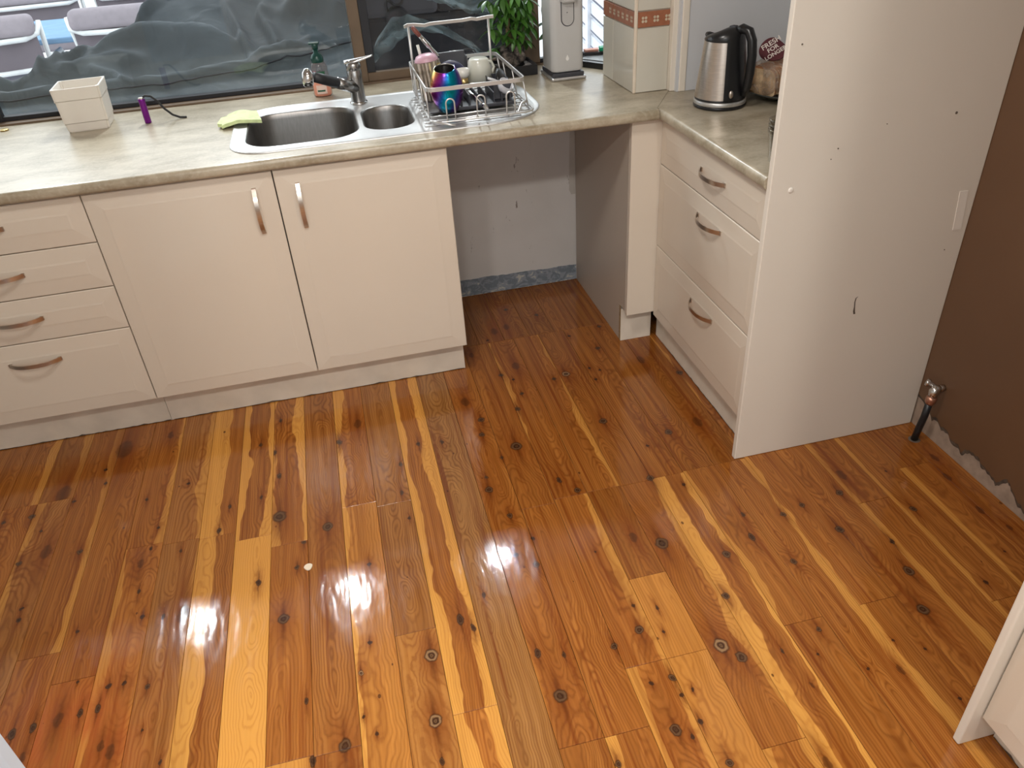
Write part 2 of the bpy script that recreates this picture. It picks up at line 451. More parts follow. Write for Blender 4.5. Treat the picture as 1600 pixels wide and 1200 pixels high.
def wood_mat(idx, x0, x1, y0, y1, tone, sap_w, sap_l, sap_r, knots, red=0.0, sap_all=0.0, grey=0.0, seed=0):
    m, nt, b, out = new_mat('varnished_board_%d' % idx)
    rng = random.Random(seed)
    t = nd(nt, 'ShaderNodeTexCoord')
    P = t.outputs['Object']
    def mapped(sc, loc):
        mp = nd(nt, 'ShaderNodeMapping'); mp.inputs['Scale'].default_value = sc; mp.inputs['Location'].default_value = loc
        nt.links.new(P, mp.inputs[0]); return mp.outputs[0]
    off = (rng.uniform(-9, 9), rng.uniform(-9, 9), rng.uniform(-9, 9))
    sep = nd(nt, 'ShaderNodeSeparateXYZ'); nt.links.new(P, sep.inputs[0])
    X, Y = sep.outputs[0], sep.outputs[1]
    # slow warps along the board
    w1 = noise_n(nt, mapped((2.0, 1.3, 1), off), 2.4, 3, 0.55)
    w1c = math_n(nt, 'SUBTRACT', w1, 0.5)
    w2 = noise_n(nt, mapped((6.0, 1.1, 1), off), 3.0, 2, 0.45)
    w2c = math_n(nt, 'SUBTRACT', w2, 0.5)
    # ring field: distance from a pith line that wanders -> cathedrals
    xc = (x0 + x1) / 2 + rng.uniform(-0.03, 0.03)
    xr = math_n(nt, 'SUBTRACT', X, xc)
    xr = math_n(nt, 'MULTIPLY_ADD', w1c, 0.05, xr)
    h = math_n(nt, 'MULTIPLY_ADD', Y, rng.uniform(-0.018, 0.018), math_n(nt, 'MULTIPLY_ADD', w1c, 0.12, rng.uniform(0.008, 0.03)))
    phi = math_n(nt, 'SQRT', math_n(nt, 'ADD', math_n(nt, 'MULTIPLY', xr, xr), math_n(nt, 'MULTIPLY', h, h)))
    phi = math_n(nt, 'MULTIPLY_ADD', w2c, 0.015, phi)
    chain = dict(Phi=phi, Core=0.0, Halo=0.0, Streak=0.0, Ring=0.0)
    wx = math_n(nt, 'MULTIPLY_ADD', math_n(nt, 'SUBTRACT', noise_n(nt, mapped((1, 1, 1), off), 60, 2), 0.5), 0.010, X)
    wy = math_n(nt, 'MULTIPLY_ADD', math_n(nt, 'SUBTRACT', noise_n(nt, mapped((1, 1, 1), (off[1], off[2], off[0])), 55, 2), 0.5), 0.012, Y)
    for (kx, ky, kr, kt) in knots:
        g = nd(nt, 'ShaderNodeGroup'); g.node_tree = KNOT_GROUP
        setin(nt, g.inputs['X'], wx); setin(nt, g.inputs['Y'], wy)
        for k, v in chain.items():
            setin(nt, g.inputs[k], v)
        g.inputs['Cx'].default_value = kx; g.inputs['Cy'].default_value = ky
        g.inputs['R'].default_value = kr * 1.16
        g.inputs['E'].default_value = {0: 1.12, 1: 1.9, 2: 1.9, 3: 1.15}[kt]
        g.inputs['CoreW'].default_value = {0: 1.0, 1: 1.0, 2: 0.55, 3: 1.0}[kt]
        g.inputs['RingW'].default_value = {0: 0.18 if kr > 0.006 else 0.05, 1: 0.1, 2: 0.0, 3: 0.6}[kt]
        g.inputs['SmearW'].default_value = {0: 0.85, 1: 0.8, 2: 1.0, 3: 1.0}[kt]
        chain = {k: g.outputs[k] for k in chain}
    freq = rng.uniform(820, 1150)
    fine = noise_n(nt, mapped((90, 3.2, 1), off), 4.0, 4, 0.6)
    ph = math_n(nt, 'MULTIPLY_ADD', chain['Phi'], freq, math_n(nt, 'MULTIPLY', fine, 2.2))
    s = math_n(nt, 'SINE', ph)
    ring = math_n(nt, 'POWER', maprange(nt, s, -1, 1), 2.2)
    ph2 = math_n(nt, 'MULTIPLY_ADD', chain['Phi'], freq * 0.23, math_n(nt, 'MULTIPLY', fine, 0.8))
    broad = maprange(nt, math_n(nt, 'SINE', ph2), -1, 1)
    streak = noise_n(nt, mapped((26, 0.8, 1), off), 2.6, 4, 0.6)
    A = [(0.43, 0.170, 0.024), (0.36, 0.118, 0.016), (0.48, 0.205, 0.032)]
    base_l = tuple(c * tone for c in (0.50, 0.188, 0.037))
    base_m = tuple(c * tone for c in (0.355, 0.113, 0.0185))
    base_d = tuple(c * tone for c in (0.155, 0.036, 0.0065))
    if grey:
        base_l = tuple(c * (1 - grey) + grey * q for c, q in zip(base_l, (0.40, 0.20, 0.065)))
        base_m = tuple(c * (1 - grey) + grey * q for c, q in zip(base_m, (0.30, 0.135, 0.035)))
    c = mixc(nt, maprange(nt, streak, 0.30, 0.70, 0, 1), base_m, base_l)
    c = mixc(nt, math_n(nt, 'MULTIPLY', ring, maprange(nt, w1, 0.3, 0.7, 0.24, 0.62)), c, base_d)
    c = mixc(nt, math_n(nt, 'MULTIPLY', broad, 0.20), c, tuple(q * 0.8 for q in base_d))
    stk2 = noise_n(nt, mapped((38, 0.55, 1), (off[2], off[0], 3)), 2.2, 3, 0.5)
    c = mixc(nt, maprange(nt, stk2, 0.53, 0.72, 0, 0.80), c, (0.20 * tone, 0.042 * tone, 0.006))
    # sapwood along the edges with a wavy boundary
    sap_col = mixc(nt, maprange(nt, ring, 0.2, 1, 0, 0.42), (0.66, 0.315, 0.066), (0.46, 0.170, 0.028))
    bx = math_n(nt, 'MULTIPLY_ADD', w1c, 0.085, X)
    bx = math_n(nt, 'MULTIPLY_ADD', w2c, 0.022, bx)
    sm = None
    if sap_l > 0:
        sm = maprange(nt, bx, x0 + sap_l - 0.0012, x0 + sap_l + 0.0012, 1, 0, True)
    if sap_r > 0:
        q = maprange(nt, bx, x1 - sap_r - 0.0012, x1 - sap_r + 0.0012, 0, 1, True)
        sm = q if sm is None else math_n(nt, 'MAXIMUM', sm, q)
    if sap_all > 0:
        sm = sap_all if sm is None else math_n(nt, 'MAXIMUM', sm, sap_all)
    if sm is not None:
        if hasattr(sm, 'is_output'):
            sm = math_n(nt, 'MULTIPLY', sm, maprange(nt, streak, 0.3, 0.7, 0.62 * sap_w, 0.95 * sap_w))
        c = mixc(nt, sm, c, sap_col)
    if red > 0:
        rn = noise_n(nt, mapped((3, 1, 1), off), 5.5, 3)
        gx = math_n(nt, 'DIVIDE', math_n(nt, 'ADD', X, 1.16), 0.15); gy = math_n(nt, 'DIVIDE', math_n(nt, 'ADD', Y, 1.20), 0.17)
        ga = math_n(nt, 'EXPONENT', math_n(nt, 'MULTIPLY', math_n(nt, 'ADD', math_n(nt, 'MULTIPLY', gx, gx), math_n(nt, 'MULTIPLY', gy, gy)), -1.0))
        c = mixc(nt, math_n(nt, 'MULTIPLY', maprange(nt, rn, 0.30, 0.60, 0, red), ga), c, (0.42, 0.085, 0.022))
    # pin knots and nail holes
    vor = nd(nt, 'ShaderNodeTexVoronoi'); nt.links.new(mapped((1, 0.62, 1), off), vor.inputs[0]); vor.inputs['Scale'].default_value = 19
    sepc = nd(nt, 'ShaderNodeSeparateColor'); nt.links.new(vor.outputs['Color'], sepc.inputs[0])
    rad = maprange(nt, sepc.outputs[1], 0, 1, 0.022, 0.075)
    pin = math_n(nt, 'MULTIPLY', math_n(nt, 'LESS_THAN', vor.outputs['Distance'], rad), math_n(nt, 'GREATER_THAN', sepc.outputs[0], 0.50))
    c = mixc(nt, math_n(nt, 'MULTIPLY', pin, 0.8), c, (0.06, 0.018, 0.006))
    # knots
    c = mixc(nt, math_n(nt, 'MULTIPLY', chain['Halo'], 0.85), c, (0.20, 0.050, 0.008))
    c = mixc(nt, math_n(nt, 'MULTIPLY', chain['Streak'], 0.72), c, (0.07, 0.014, 0.003))
    core_c = mixc(nt, noise_n(nt, mapped((1, 1, 1), off), 160, 2), (0.020, 0.007, 0.003), (0.070, 0.024, 0.009))
    core_c = mixc(nt, chain['Ring'], core_c, (0.42, 0.24, 0.11))
    c = mixc(nt, chain['Core'], c, core_c)
    nt.links.new(c, b.inputs['Base Color'])
    b.inputs['Roughness'].default_value = 0.115
    b.inputs['IOR'].default_value = 1.5
    # varnish: cupped boards and orange peel
    bl = noise_n(nt, mapped((7, 2.2, 1), off), 3.0, 2)
    bf = noise_n(nt, mapped((1, 0.8, 1), off), 85, 2)
    hh = math_n(nt, 'MULTIPLY_ADD', bf, 0.020, math_n(nt, 'MULTIPLY', bl, 0.40))
    bump_n(nt, b, hh, 0.32, 0.012)
    return m

# knots of the boards: x, y, radius, kind (0 round, 1 spike, 2 smear, 3 ringed)
KNOTS = [(-1.218,-0.055,0.025,2),(-1.262,-0.153,0.006,0),(-1.249,-0.227,0.006,0),(-1.374,-0.242,0.021,2),(-1.332,-0.292,0.006,0),(-0.983,-0.309,0.005,0),(-1.446,-0.327,0.01,0),(-1.527,-0.331,0.007,0),(-1.401,-0.406,0.005,0),(-1.363,-0.505,0.014,2),(-1.264,-0.534,0.008,0),(-1.429,-0.532,0.008,0),(-1.104,-0.353,0.006,0),(-0.87,-0.564,0.006,1),(-0.845,-0.466,0.005,1),(-1.08,-0.638,0.009,2),(-1.051,-0.498,0.005,0),(-1.059,-0.582,0.005,0),(-0.973,-0.618,0.004,1),(-1.069,-0.745,0.005,1),(-1.071,-0.02,0.01,2),(-0.694,-0.556,0.02,0),(-0.697,-0.362,0.007,1),(-0.711,-0.233,0.006,1),(-0.694,-0.052,0.005,1),(-0.759,-0.175,0.006,1),(-0.751,-0.45,0.005,1),(-0.554,-0.643,0.015,0),(-0.5,-0.243,0.011,0),(-0.431,-0.156,0.012,2),(-0.242,-0.335,0.006,1),(-0.166,-0.348,0.006,1),(-0.312,-0.423,0.006,1),(-0.326,-0.559,0.005,1),(-0.317,-0.676,0.004,1),(-0.014,-0.267,0.012,0),(-0.029,-0.349,0.01,0),(-0.06,-0.567,0.007,0),(-0.064,-0.625,0.012,0),(0.008,-0.487,0.007,0),(-0.028,-0.755,0.009,0),(-0.644,-0.782,0.007,0),(-0.624,-0.687,0.007,0),(-0.447,-0.826,0.006,0),(-0.748,-0.807,0.006,1),(-0.164,-1.022,0.005,1),(0.38,-0.402,0.013,0),(0.067,-0.444,0.018,0),(0.566,-0.525,0.012,0),(0.678,-0.502,0.013,2),(0.474,-0.569,0.005,0),(0.193,-0.707,0.01,0),(0.154,-0.646,0.007,1),(0.423,-0.72,0.011,0),(0.507,-0.777,0.006,0),(0.284,-0.941,0.01,2),(0.351,-0.984,0.018,0),(0.501,-1.071,0.011,0),(0.435,-1.202,0.009,0),(0.012,-0.862,0.006,0),(-0.002,-0.961,0.009,0),(-0.048,-0.91,0.008,0),(0.165,-0.961,0.0035,0),(0.615,-0.945,0.005,1),(0.597,-1.033,0.008,1),(0.923,-0.944,0.01,0),(0.793,-0.958,0.008,0),(0.723,-0.978,0.008,0),(0.84,-1.075,0.011,0),(0.659,-1.145,0.008,0),(0.923,-1.258,0.013,0),(1.08,-1.063,0.009,0),(0.947,-1.155,0.005,1),(1.108,-0.9,0.004,0),(1.281,-0.888,0.009,2),(1.258,-0.974,0.009,2),(1.08,-1.345,0.006,0),(1.201,-1.268,0.0035,0),(1.251,-1.12,0.008,2),(1.276,-1.199,0.006,2),(0.973,-0.876,0.011,2),(-0.939,-0.862,0.015,2),(-1.046,-0.841,0.006,0),(-0.991,-0.857,0.005,1),(-1.001,-1.07,0.007,0),(-1.094,-1.042,0.006,0),(-1.057,-1.043,0.006,0),(-1.108,-1.1,0.006,1),(-1.147,-1.103,0.006,1),(-1.194,-1.107,0.01,2),(-1.248,-1.112,0.007,1),(-1.291,-1.116,0.008,1),(-1.082,-1.204,0.007,2),(-1.058,-1.225,0.009,2),(-1.207,-0.842,0.005,0),(-1.172,-1.009,0.004,0),(-1.371,-0.758,0.006,0),(-1.374,-0.718,0.005,0),(-0.996,-1.188,0.004,0),(-1.251,-1.186,0.007,2),(-0.944,-1.281,0.0035,1),(-0.68,-0.954,0.014,0),(-0.545,-1.351,0.014,0),(-0.325,-1.171,0.016,3),(-0.342,-1.346,0.015,3),(-0.237,-1.084,0.009,1),(-0.211,-1.119,0.006,1),(-0.468,-1.091,0.005,0),(-0.496,-1.173,0.006,3),(-0.626,-1.215,0.005,1),(-0.615,-1.369,0.007,1),(-0.498,-1.294,0.004,0),(-0.342,-1.445,0.005,1),(-0.473,-1.342,0.0035,0),(-0.053,-1.362,0.015,0),(-0.014,-1.258,0.005,1),(0.186,-1.24,0.011,0),(0.21,-1.388,0.008,0),(0.157,-1.388,0.005,0),(0.11,-1.269,0.008,0),(0.357,-1.337,0.017,3),(0.388,-1.38,0.012,0),(0.166,-1.51,0.012,0),(0.194,-1.534,0.005,0),(0.225,-1.506,0.006,0),(0.243,-1.428,0.004,0),(0.254,-1.189,0.004,1),(0.199,-1.165,0.005,0),(0.018,-1.55,0.007,0),(0.243,-1.609,0.008,0),(-0.074,-1.235,0.007,1),(0.241,-1.261,0.004,0),(0.213,-1.435,0.005,0),(0.877,-1.375,0.014,0),(0.603,-1.358,0.007,0),(0.564,-1.421,0.004,0),(0.651,-1.488,0.004,0),(0.718,-1.51,0.007,2),(0.752,-1.434,0.004,0),(0.808,-1.474,0.0035,0),(0.795,-1.607,0.004,0),(0.506,-1.492,0.004,2),(0.487,-1.39,0.004,1),(0.437,-1.665,0.008,2),(0.244,0.472,0.009,0),(0.357,0.385,0.009,0),(0.213,0.327,0.012,2),(0.157,0.308,0.013,2),(0.118,0.247,0.006,0),(0.035,0.158,0.009,2),(0.18,0.027,0.013,2),(0.344,-0.084,0.015,3),(0.294,-0.103,0.008,0),(0.121,-0.244,0.01,0),(0.157,-0.157,0.007,0),(0.15,-0.059,0.006,0),(0.113,-0.016,0.009,0),(-0.048,-0.145,0.013,2),(0.44,-0.074,0.006,0),(0.472,-0.099,0.005,0),(0.438,-0.155,0.006,0),(0.573,0.207,0.008,0),(0.514,0.049,0.01,0),(0.436,0.174,0.006,0),(0.742,-0.208,0.012,0),(0.769,-0.501,0.008,0),(0.64,-0.081,0.013,2)]

# ------------------------------------------------------------------ geometry helpers
def link(o, parent=None):
    COL.objects.link(o)
    if parent is not None:
        o.parent = parent
    return o

def from_bm(name, bm, mat, parent=None, smooth=False, recalc=True):
    if recalc:
        bmesh.ops.recalc_face_normals(bm, faces=bm.faces)
    me = bpy.data.meshes.new(name)
    bm.to_mesh(me); bm.free()
    if smooth:
        for p in me.polygons: p.use_smooth = True
    if mat is not None:
        for q in (mat if isinstance(mat, (list, tuple)) else [mat]):
            me.materials.append(q)
    return link(bpy.data.objects.new(name, me), parent)

def from_py(name, v, f, mat, parent=None, smooth=False):
    me = bpy.data.meshes.new(name)
    me.from_pydata([tuple(q) for q in v], [], f)
    me.update()
    bm = bmesh.new(); bm.from_mesh(me)
    bmesh.ops.recalc_face_normals(bm, faces=bm.faces)
    bm.to_mesh(me); bm.free()
    if smooth:
        for p in me.polygons: p.use_smooth = True
    if mat is not None: me.materials.append(mat)
    return link(bpy.data.objects.new(name, me), parent)

def bx(bm, x0, x1, y0, y1, z0, z1, bev=0.0, seg=2):
    vs = [bm.verts.new(p) for p in ((x0, y0, z0), (x1, y0, z0), (x1, y1, z0), (x0, y1, z0), (x0, y0, z1), (x1, y0, z1), (x1, y1, z1), (x0, y1, z1))]
    fs = [bm.faces.new([vs[i] for i in q]) for q in ((3, 2, 1, 0), (4, 5, 6, 7), (0, 1, 5, 4), (1, 2, 6, 5), (2, 3, 7, 6), (3, 0, 4, 7))]
    if bev > 0:
        es = list({e for f in fs for e in f.edges})
        bmesh.ops.bevel(bm, geom=es, offset=bev, segments=seg, affect='EDGES', profile=0.5)

def box(name, x0, x1, y0, y1, z0, z1, mat, parent=None, bev=0.0, seg=2, smooth=False):
    bm = bmesh.new()
    bx(bm, x0, x1, y0, y1, z0, z1, bev, seg)
    return from_bm(name, bm, mat, parent, smooth)

def empty(name, loc, label=None, cat=None, group=None, rz=0.0):
    o = bpy.data.objects.new(name, None)
    o.empty_display_size = 0.05
    o.location = loc
    o.rotation_euler = (0, 0, rz)
    COL.objects.link(o)
    if label: tag(o, label, cat, group)
    return o

def tag(o, label, cat, group=None):
    o['label'] = label
    o['category'] = cat
    if group: o['group'] = group
    return o

def struct(o):
    o['kind'] = 'structure'
    return o

def attach(o, parent):
    """parent o (modelled in world space) under a thing's empty without moving it"""
    o.parent = parent
    m = Matrix.Translation(parent.location) @ parent.rotation_euler.to_matrix().to_4x4()
    o.matrix_parent_inverse = m.inverted()
    return o

def sweep(bm, pts, r, n=8, closed=False, flat=None, cap=True):
    """tube (or flat strap when flat=(w,t)) along points"""
    P = [Vector(p) for p in pts]
    N = len(P)
    tang = []
    for i in range(N):
        if closed:
            t = P[(i + 1) % N] - P[i - 1]
        else:
            t = P[min(i + 1, N - 1)] - P[max(i - 1, 0)]
        tang.append(t.normalized())
    ref = Vector((0, 0, 1)) if abs(tang[0].z) < 0.9 else Vector((1, 0, 0))
    u = (ref - tang[0] * ref.dot(tang[0])).normalized()
    rings = []
    for i in range(N):
        u = (u - tang[i] * u.dot(tang[i])).normalized()
        w = tang[i].cross(u)
        rr = r[i] if isinstance(r, (list, tuple)) else r
        ring = []
        if flat:
            a, b2 = flat
            offs = [(a / 2, b2 / 2), (-a / 2, b2 / 2), (-a / 2, -b2 / 2), (a / 2, -b2 / 2)]
            for (p, q) in offs: ring.append(bm.verts.new(P[i] + u * p + w * q))
        else:
            for k in range(n):
                an = 2 * math.pi * k / n
                ring.append(bm.verts.new(P[i] + (u * math.cos(an) + w * math.sin(an)) * rr))
        rings.append(ring)
    m = len(rings[0])
    rng = range(N) if closed else range(N - 1)
    for i in rng:
        A, B = rings[i], rings[(i + 1) % N]
        for k in range(m):
            bm.faces.new((A[k], A[(k + 1) % m], B[(k + 1) % m], B[k]))
    if not closed and cap:
        bm.faces.new(rings[0][::-1]); bm.faces.new(rings[-1])

def tube(name, pts, r, mat, parent=None, n=8, closed=False, flat=None, smooth=True):
    bm = bmesh.new()
    sweep(bm, pts, r, n, closed, flat)
    return from_bm(name, bm, mat, parent, smooth and not flat)

def lathe(name, prof, mat, parent=None, n=28, center=(0, 0), closed_top=True, smooth=True, sx=1.0, sy=1.0):
    bm = bmesh.new()
    rings = []
    for (r, z) in prof:
        if r < 1e-6:
            rings.append([bm.verts.new((center[0], center[1], z))])
        else:
            rings.append([bm.verts.new((center[0] + sx * r * math.cos(2 * math.pi * k / n), center[1] + sy * r * math.sin(2 * math.pi * k / n), z)) for k in range(n)])
    for A, B in zip(rings, rings[1:]):
        if len(A) == 1 and len(B) == 1: continue
        for k in range(n):
            a = [A[0]] if len(A) == 1 else [A[k], A[(k + 1) % n]]
            b2 = [B[0]] if len(B) == 1 else [B[(k + 1) % n], B[k]]
            bm.faces.new(a + b2)
    o = from_bm(name, bm, mat, parent, smooth)
    return o

def smooth_by_angle(o, deg=35):
    for p in o.data.polygons: p.use_smooth = True
    o.data.set_sharp_from_angle(angle=math.radians(deg))
    return o

def arc_pts(n, f):
    return [f(i / (n - 1)) for i in range(n)]

def round_poly(corners, seg=6):
    """corners: (x,y,r) counter-clockwise -> rounded outline"""
    out = []
    N = len(corners)
    for i in range(N):
        p0 = Vector(corners[i - 1][:2]); p1 = Vector(corners[i][:2]); p2 = Vector(corners[(i + 1) % N][:2])
        r = corners[i][2]
        d0 = (p0 - p1).normalized(); d1 = (p2 - p1).normalized()
        ang = d0.angle(d1)
        if r <= 0:
            out.append(p1); continue
        t = r / math.tan(ang / 2)
        c = p1 + (d0 + d1).normalized() * (r / math.sin(ang / 2))
        a = p1 + d0 * t; b2 = p1 + d1 * t
        a0 = math.atan2(a.y - c.y, a.x - c.x); a1 = math.atan2(b2.y - c.y, b2.x - c.x)
        da = (a1 - a0 + math.pi) % (2 * math.pi) - math.pi
        for k in range(seg + 1):
            q = a0 + da * k / seg
            out.append(Vector((c.x + r * math.cos(q), c.y + r * math.sin(q))))
    return out

def front_panel(name, origin, u, v, n, w, h, mat, parent=None, t=0.018, inset=0.045, rise=0.0035):
    """vinyl-wrapped front: a flat raised field, a soft bevelled margin, thin square edge"""
    O = Vector(origin); u = Vector(u); v = Vector(v); n = Vector(n)
    def ring(d, z): return [O + u * a + v * b2 + n * z for a, b2 in ((d, d), (w - d, d), (w - d, h - d), (d, h - d))]
    R = [ring(0, 0), ring(0, t - rise - 0.002), ring(0.002, t - rise), ring(inset, t - 0.0008), ring(inset + 0.006, t)]
    vs = [p for r in R for p in r]
    f = [(0, 1, 2, 3)]
    for k in range(len(R) - 1):
        for i in range(4):
            f.append((k * 4 + i, k * 4 + (i + 1) % 4, (k + 1) * 4 + (i + 1) % 4, (k + 1) * 4 + i))
    k = (len(R) - 1) * 4
    f.append((k, k + 1, k + 2, k + 3))
    return from_py(name, vs, f, mat, parent)

def bow_handle(center, axis, out, length=0.15, bulge=0.027, parent=None):
    C = Vector(center); a = Vector(axis); o = Vector(out); s = a.cross(o)
    bm = bmesh.new()
    N = 15
    rings = []
    wd, th = 0.0065, 0.0028
    for i in range(N):
        q = i / (N - 1) * 2 - 1
        d = bulge * (1 - abs(q) ** 2.6)
        nx = Vector((0, 0, 0))
        p = C + a * (q * length / 2) + o * (d + th)
        # strap normal
        dd = -bulge * 2.6 * abs(q) ** 1.6 * (1 if q > 0 else -1) / (length / 2)
        tn = (a + o * dd).normalized(); nn = tn.cross(s).normalized()
        if nn.dot(o) < 0: nn = -nn
        rings.append([bm.verts.new(p + s * wd + nn * th / 2), bm.verts.new(p - s * wd + nn * th / 2),
                      bm.verts.new(p - s * wd - nn * th / 2), bm.verts.new(p + s * wd - nn * th / 2)])
    for A, B in zip(rings, rings[1:]):
        for k in range(4):
            bm.faces.new((A[k], A[(k + 1) % 4], B[(k + 1) % 4], B[k]))
    bm.faces.new(rings[0]); bm.faces.new(rings[-1])
    # feet
    for sgn in (-1, 1):
        c = C + a * (sgn * (length / 2 - 0.002))
        vs = []
        for z in (0.0, 0.004):
            for (p, q) in ((-1, -1), (1, -1), (1, 1), (-1, 1)):
                vs.append(bm.verts.new(c + a * (p * 0.005) + s * (q * wd) + o * z))
        for q in ((0, 1, 2, 3), (4, 5, 6, 7), (0, 1, 5, 4), (1, 2, 6, 5), (2, 3, 7, 6), (3, 0, 4, 7)):
            bm.faces.new([vs[i] for i in q])
    o2 = from_bm('handle', bm, M['nickel'], parent)
    return smooth_by_angle(o2, 40)

def extrude_poly(name, pts2, axis, a0, a1, mat, parent=None, bev=0.0):
    """prism of a 2-D outline; axis 'z': pts are (x,y), 'x': (y,z), 'y': (x,z)"""
    def P(p, a):
        return {'z': (p[0], p[1], a), 'x': (a, p[0], p[1]), 'y': (p[0], a, p[1])}[axis]
    bm = bmesh.new()
    A = [bm.verts.new(P(p, a0)) for p in pts2]; B = [bm.verts.new(P(p, a1)) for p in pts2]
    n = len(pts2)
    bm.faces.new(A); bm.faces.new(B[::-1])
    for i in range(n):
        bm.faces.new((A[i], A[(i + 1) % n], B[(i + 1) % n], B[i]))
    if bev:
        bmesh.ops.bevel(bm, geom=list(bm.edges), offset=bev, segments=2, affect='EDGES')
    return from_bm(name, bm, mat, parent)

def text_mesh(name, body, size, mat, parent=None, align='CENTER', bold=0.0, ext=0.0005):
    cu = bpy.data.curves.new(name, 'FONT')
    cu.body = body; cu.size = size; cu.align_x = align; cu.align_y = 'CENTER'
    cu.extrude = ext; cu.offset = bold
    o = bpy.data.objects.new(name, cu)
    COL.objects.link(o)
    bpy.context.view_layer.update()
    me = bpy.data.meshes.new_from_object(o.evaluated_get(bpy.context.evaluated_depsgraph_get()))
    COL.objects.unlink(o); bpy.data.objects.remove(o)
    me.materials.clear(); me.materials.append(mat)
    me.name = name
    return link(bpy.data.objects.new(name, me), parent)

# ------------------------------------------------------------------ the setting
XR = 1.33      # right wall
YB = 0.65      # wall under the window
XL = -2.3
YF = -3.4
ZC = 2.40

# floor: a sub-floor slab and one object for every board
floor = struct(box('floor', XL, XR + 0.1, YF, YB + 0.05, -0.10, -0.0215, M['groove']))
PITCH, SEAM0 = 0.1038, -0.7165
BUTTS = {-8: [-0.27], -7: [-0.27], -4: [-0.565], -3: [-0.578], -2: [-0.585], -1: [-0.625], 0: [-0.68, -1.355], 1: [-1.36], 2: [-0.575, -1.93],
         3: [-0.60, -1.09], 4: [-1.344], 5: [-0.20], 6: [-1.485], 7: [-0.74, -1.486], 8: [-0.726, -1.335], 9: [-0.724, -1.081, -1.336],
         10: [-0.728, -1.60], 11: [-0.724], 12: [-0.72, -1.326], 13: [-0.719, -1.80], 14: [-1.32], 15: [-1.59], 16: [-1.0], 17: [-1.4], 18: [-0.9], 19: [-1.7],
         -5: [-1.0], -6: [-0.9], -9: [-0.6], -10: [-1.1]}
# tone, saturation, sapwood left / right width, red stain, all-sap, grey; per (board, piece counted from the back)
LOOK = {
    (-8, 0): (0.85, 0, 0, 0.02, 0), (-7, 0): (0.78, 0, 0.0, 0.022, 0), (-8, 1): (0.95, 0, 0.015, 0, 0), (-7, 1): (0.86, 0, 0.02, 0, 0),
    (-6, 0): (0.84, 0, 0.0, 0.02, 0.0), (-6, 1): (0.95, 0.9, 0, 0, 0), (-5, 0): (0.90, 0, 0, 0.0, 0), (-5, 1): (1.0, 0.55, 0.0, 0.0, 0),
    (-4, 0): (0.92, 0, 0.0, 0.012, 0), (-4, 1): (1.02, 0.35, 0.014, 0, 0), (-3, 0): (0.98, 0, 0.0, 0.018, 0), (-3, 1): (0.88, 0, 0, 0.010, 0),
    (-2, 0): (0.98, 0, 0.048, 0.0, 0), (-2, 1): (0.90, 0, 0.055, 0, 0), (-1, 0): (0.90, 0, 0.026, 0.024, 0), (-1, 1): (1.1, 0, 0, 0, 0.85),
    (0, 0): (0.98, 0, 0.012, 0.024, 0), (0, 1): (1.0, 0, 0, 0, 0), (0, 2): (1.1, 0, 0, 0, 0.6), (1, 0): (0.93, 0, 0, 0, 0), (2, 0): (1.02, 0, 0.018, 0.0, 0),
    (2, 1): (1.08, 0, 0.01, 0, 0.25), (3, 0): (0.92, 0, 0, 0, 0), (3, 1): (0.86, 0, 0, 0, 0), (3, 2): (1.06, 0, 0, 0, 0.15),
    (4, 0): (0.98, 0, 0.020, 0.030, 0), (4, 1): (1.15, 0, 0.03, 0.028, 0), (5, 0): (0.80, 0, 0, 0, 0), (5, 1): (0.84, 0, 0, 0, 0),
    (6, 0): (0.95, 0, 0, 0, 0), (7, 0): (0.90, 0, 0, 0, 0), (7, 1): (0.97, 0, 0, 0, 0), (8, 0): (0.92, 0, 0.008, 0, 0), (8, 1): (0.99, 0, 0, 0.020, 0), (8, 2): (1.02, 0, 0.02, 0.016, 0),
    (9, 0): (0.92, 0, 0, 0.010, 0), (9, 1): (0.80, 0, 0, 0, 0), (9, 2): (1.08, 0, 0, 0, 0.28), (9, 3): (1.06, 0, 0, 0.0, 0.3),
    (10, 0): (0.85, 0, 0, 0, 0), (10, 1): (0.92, 0, 0.0, 0.012, 0), (11, 0): (0.88, 0, 0, 0, 0), (11, 1): (0.92, 0, 0.034, 0.014, 0),
    (12, 0): (0.85, 0, 0, 0, 0), (12, 1): (0.92, 0, 0.007, 0, 0), (12, 2): (0.9, 0, 0.0, 0, 0), (13, 0): (0.8, 0, 0, 0, 0), (13, 1): (0.93, 0, 0, 0.006, 0),
    (14, 0): (0.94, 0, 0.008, 0, 0), (14, 1): (0.9, 0, 0.016, 0, 0), (15, 0): (0.98, 0, 0, 0, 0), (16, 0): (0.92, 0, 0.016, 0.0, 0), (16, 1): (0.95, 0, 0.026, 0.0, 0),
    (17, 0): (0.9, 0, 0.008, 0, 0), (18, 0): (0.86, 0, 0.0, 0, 0), (19, 0): (0.86, 0, 0, 0, 0),
}
GREY = {5: 0.7, 3: 0.35, 1: 0.15, -7: 0.3, -3: 0.35}

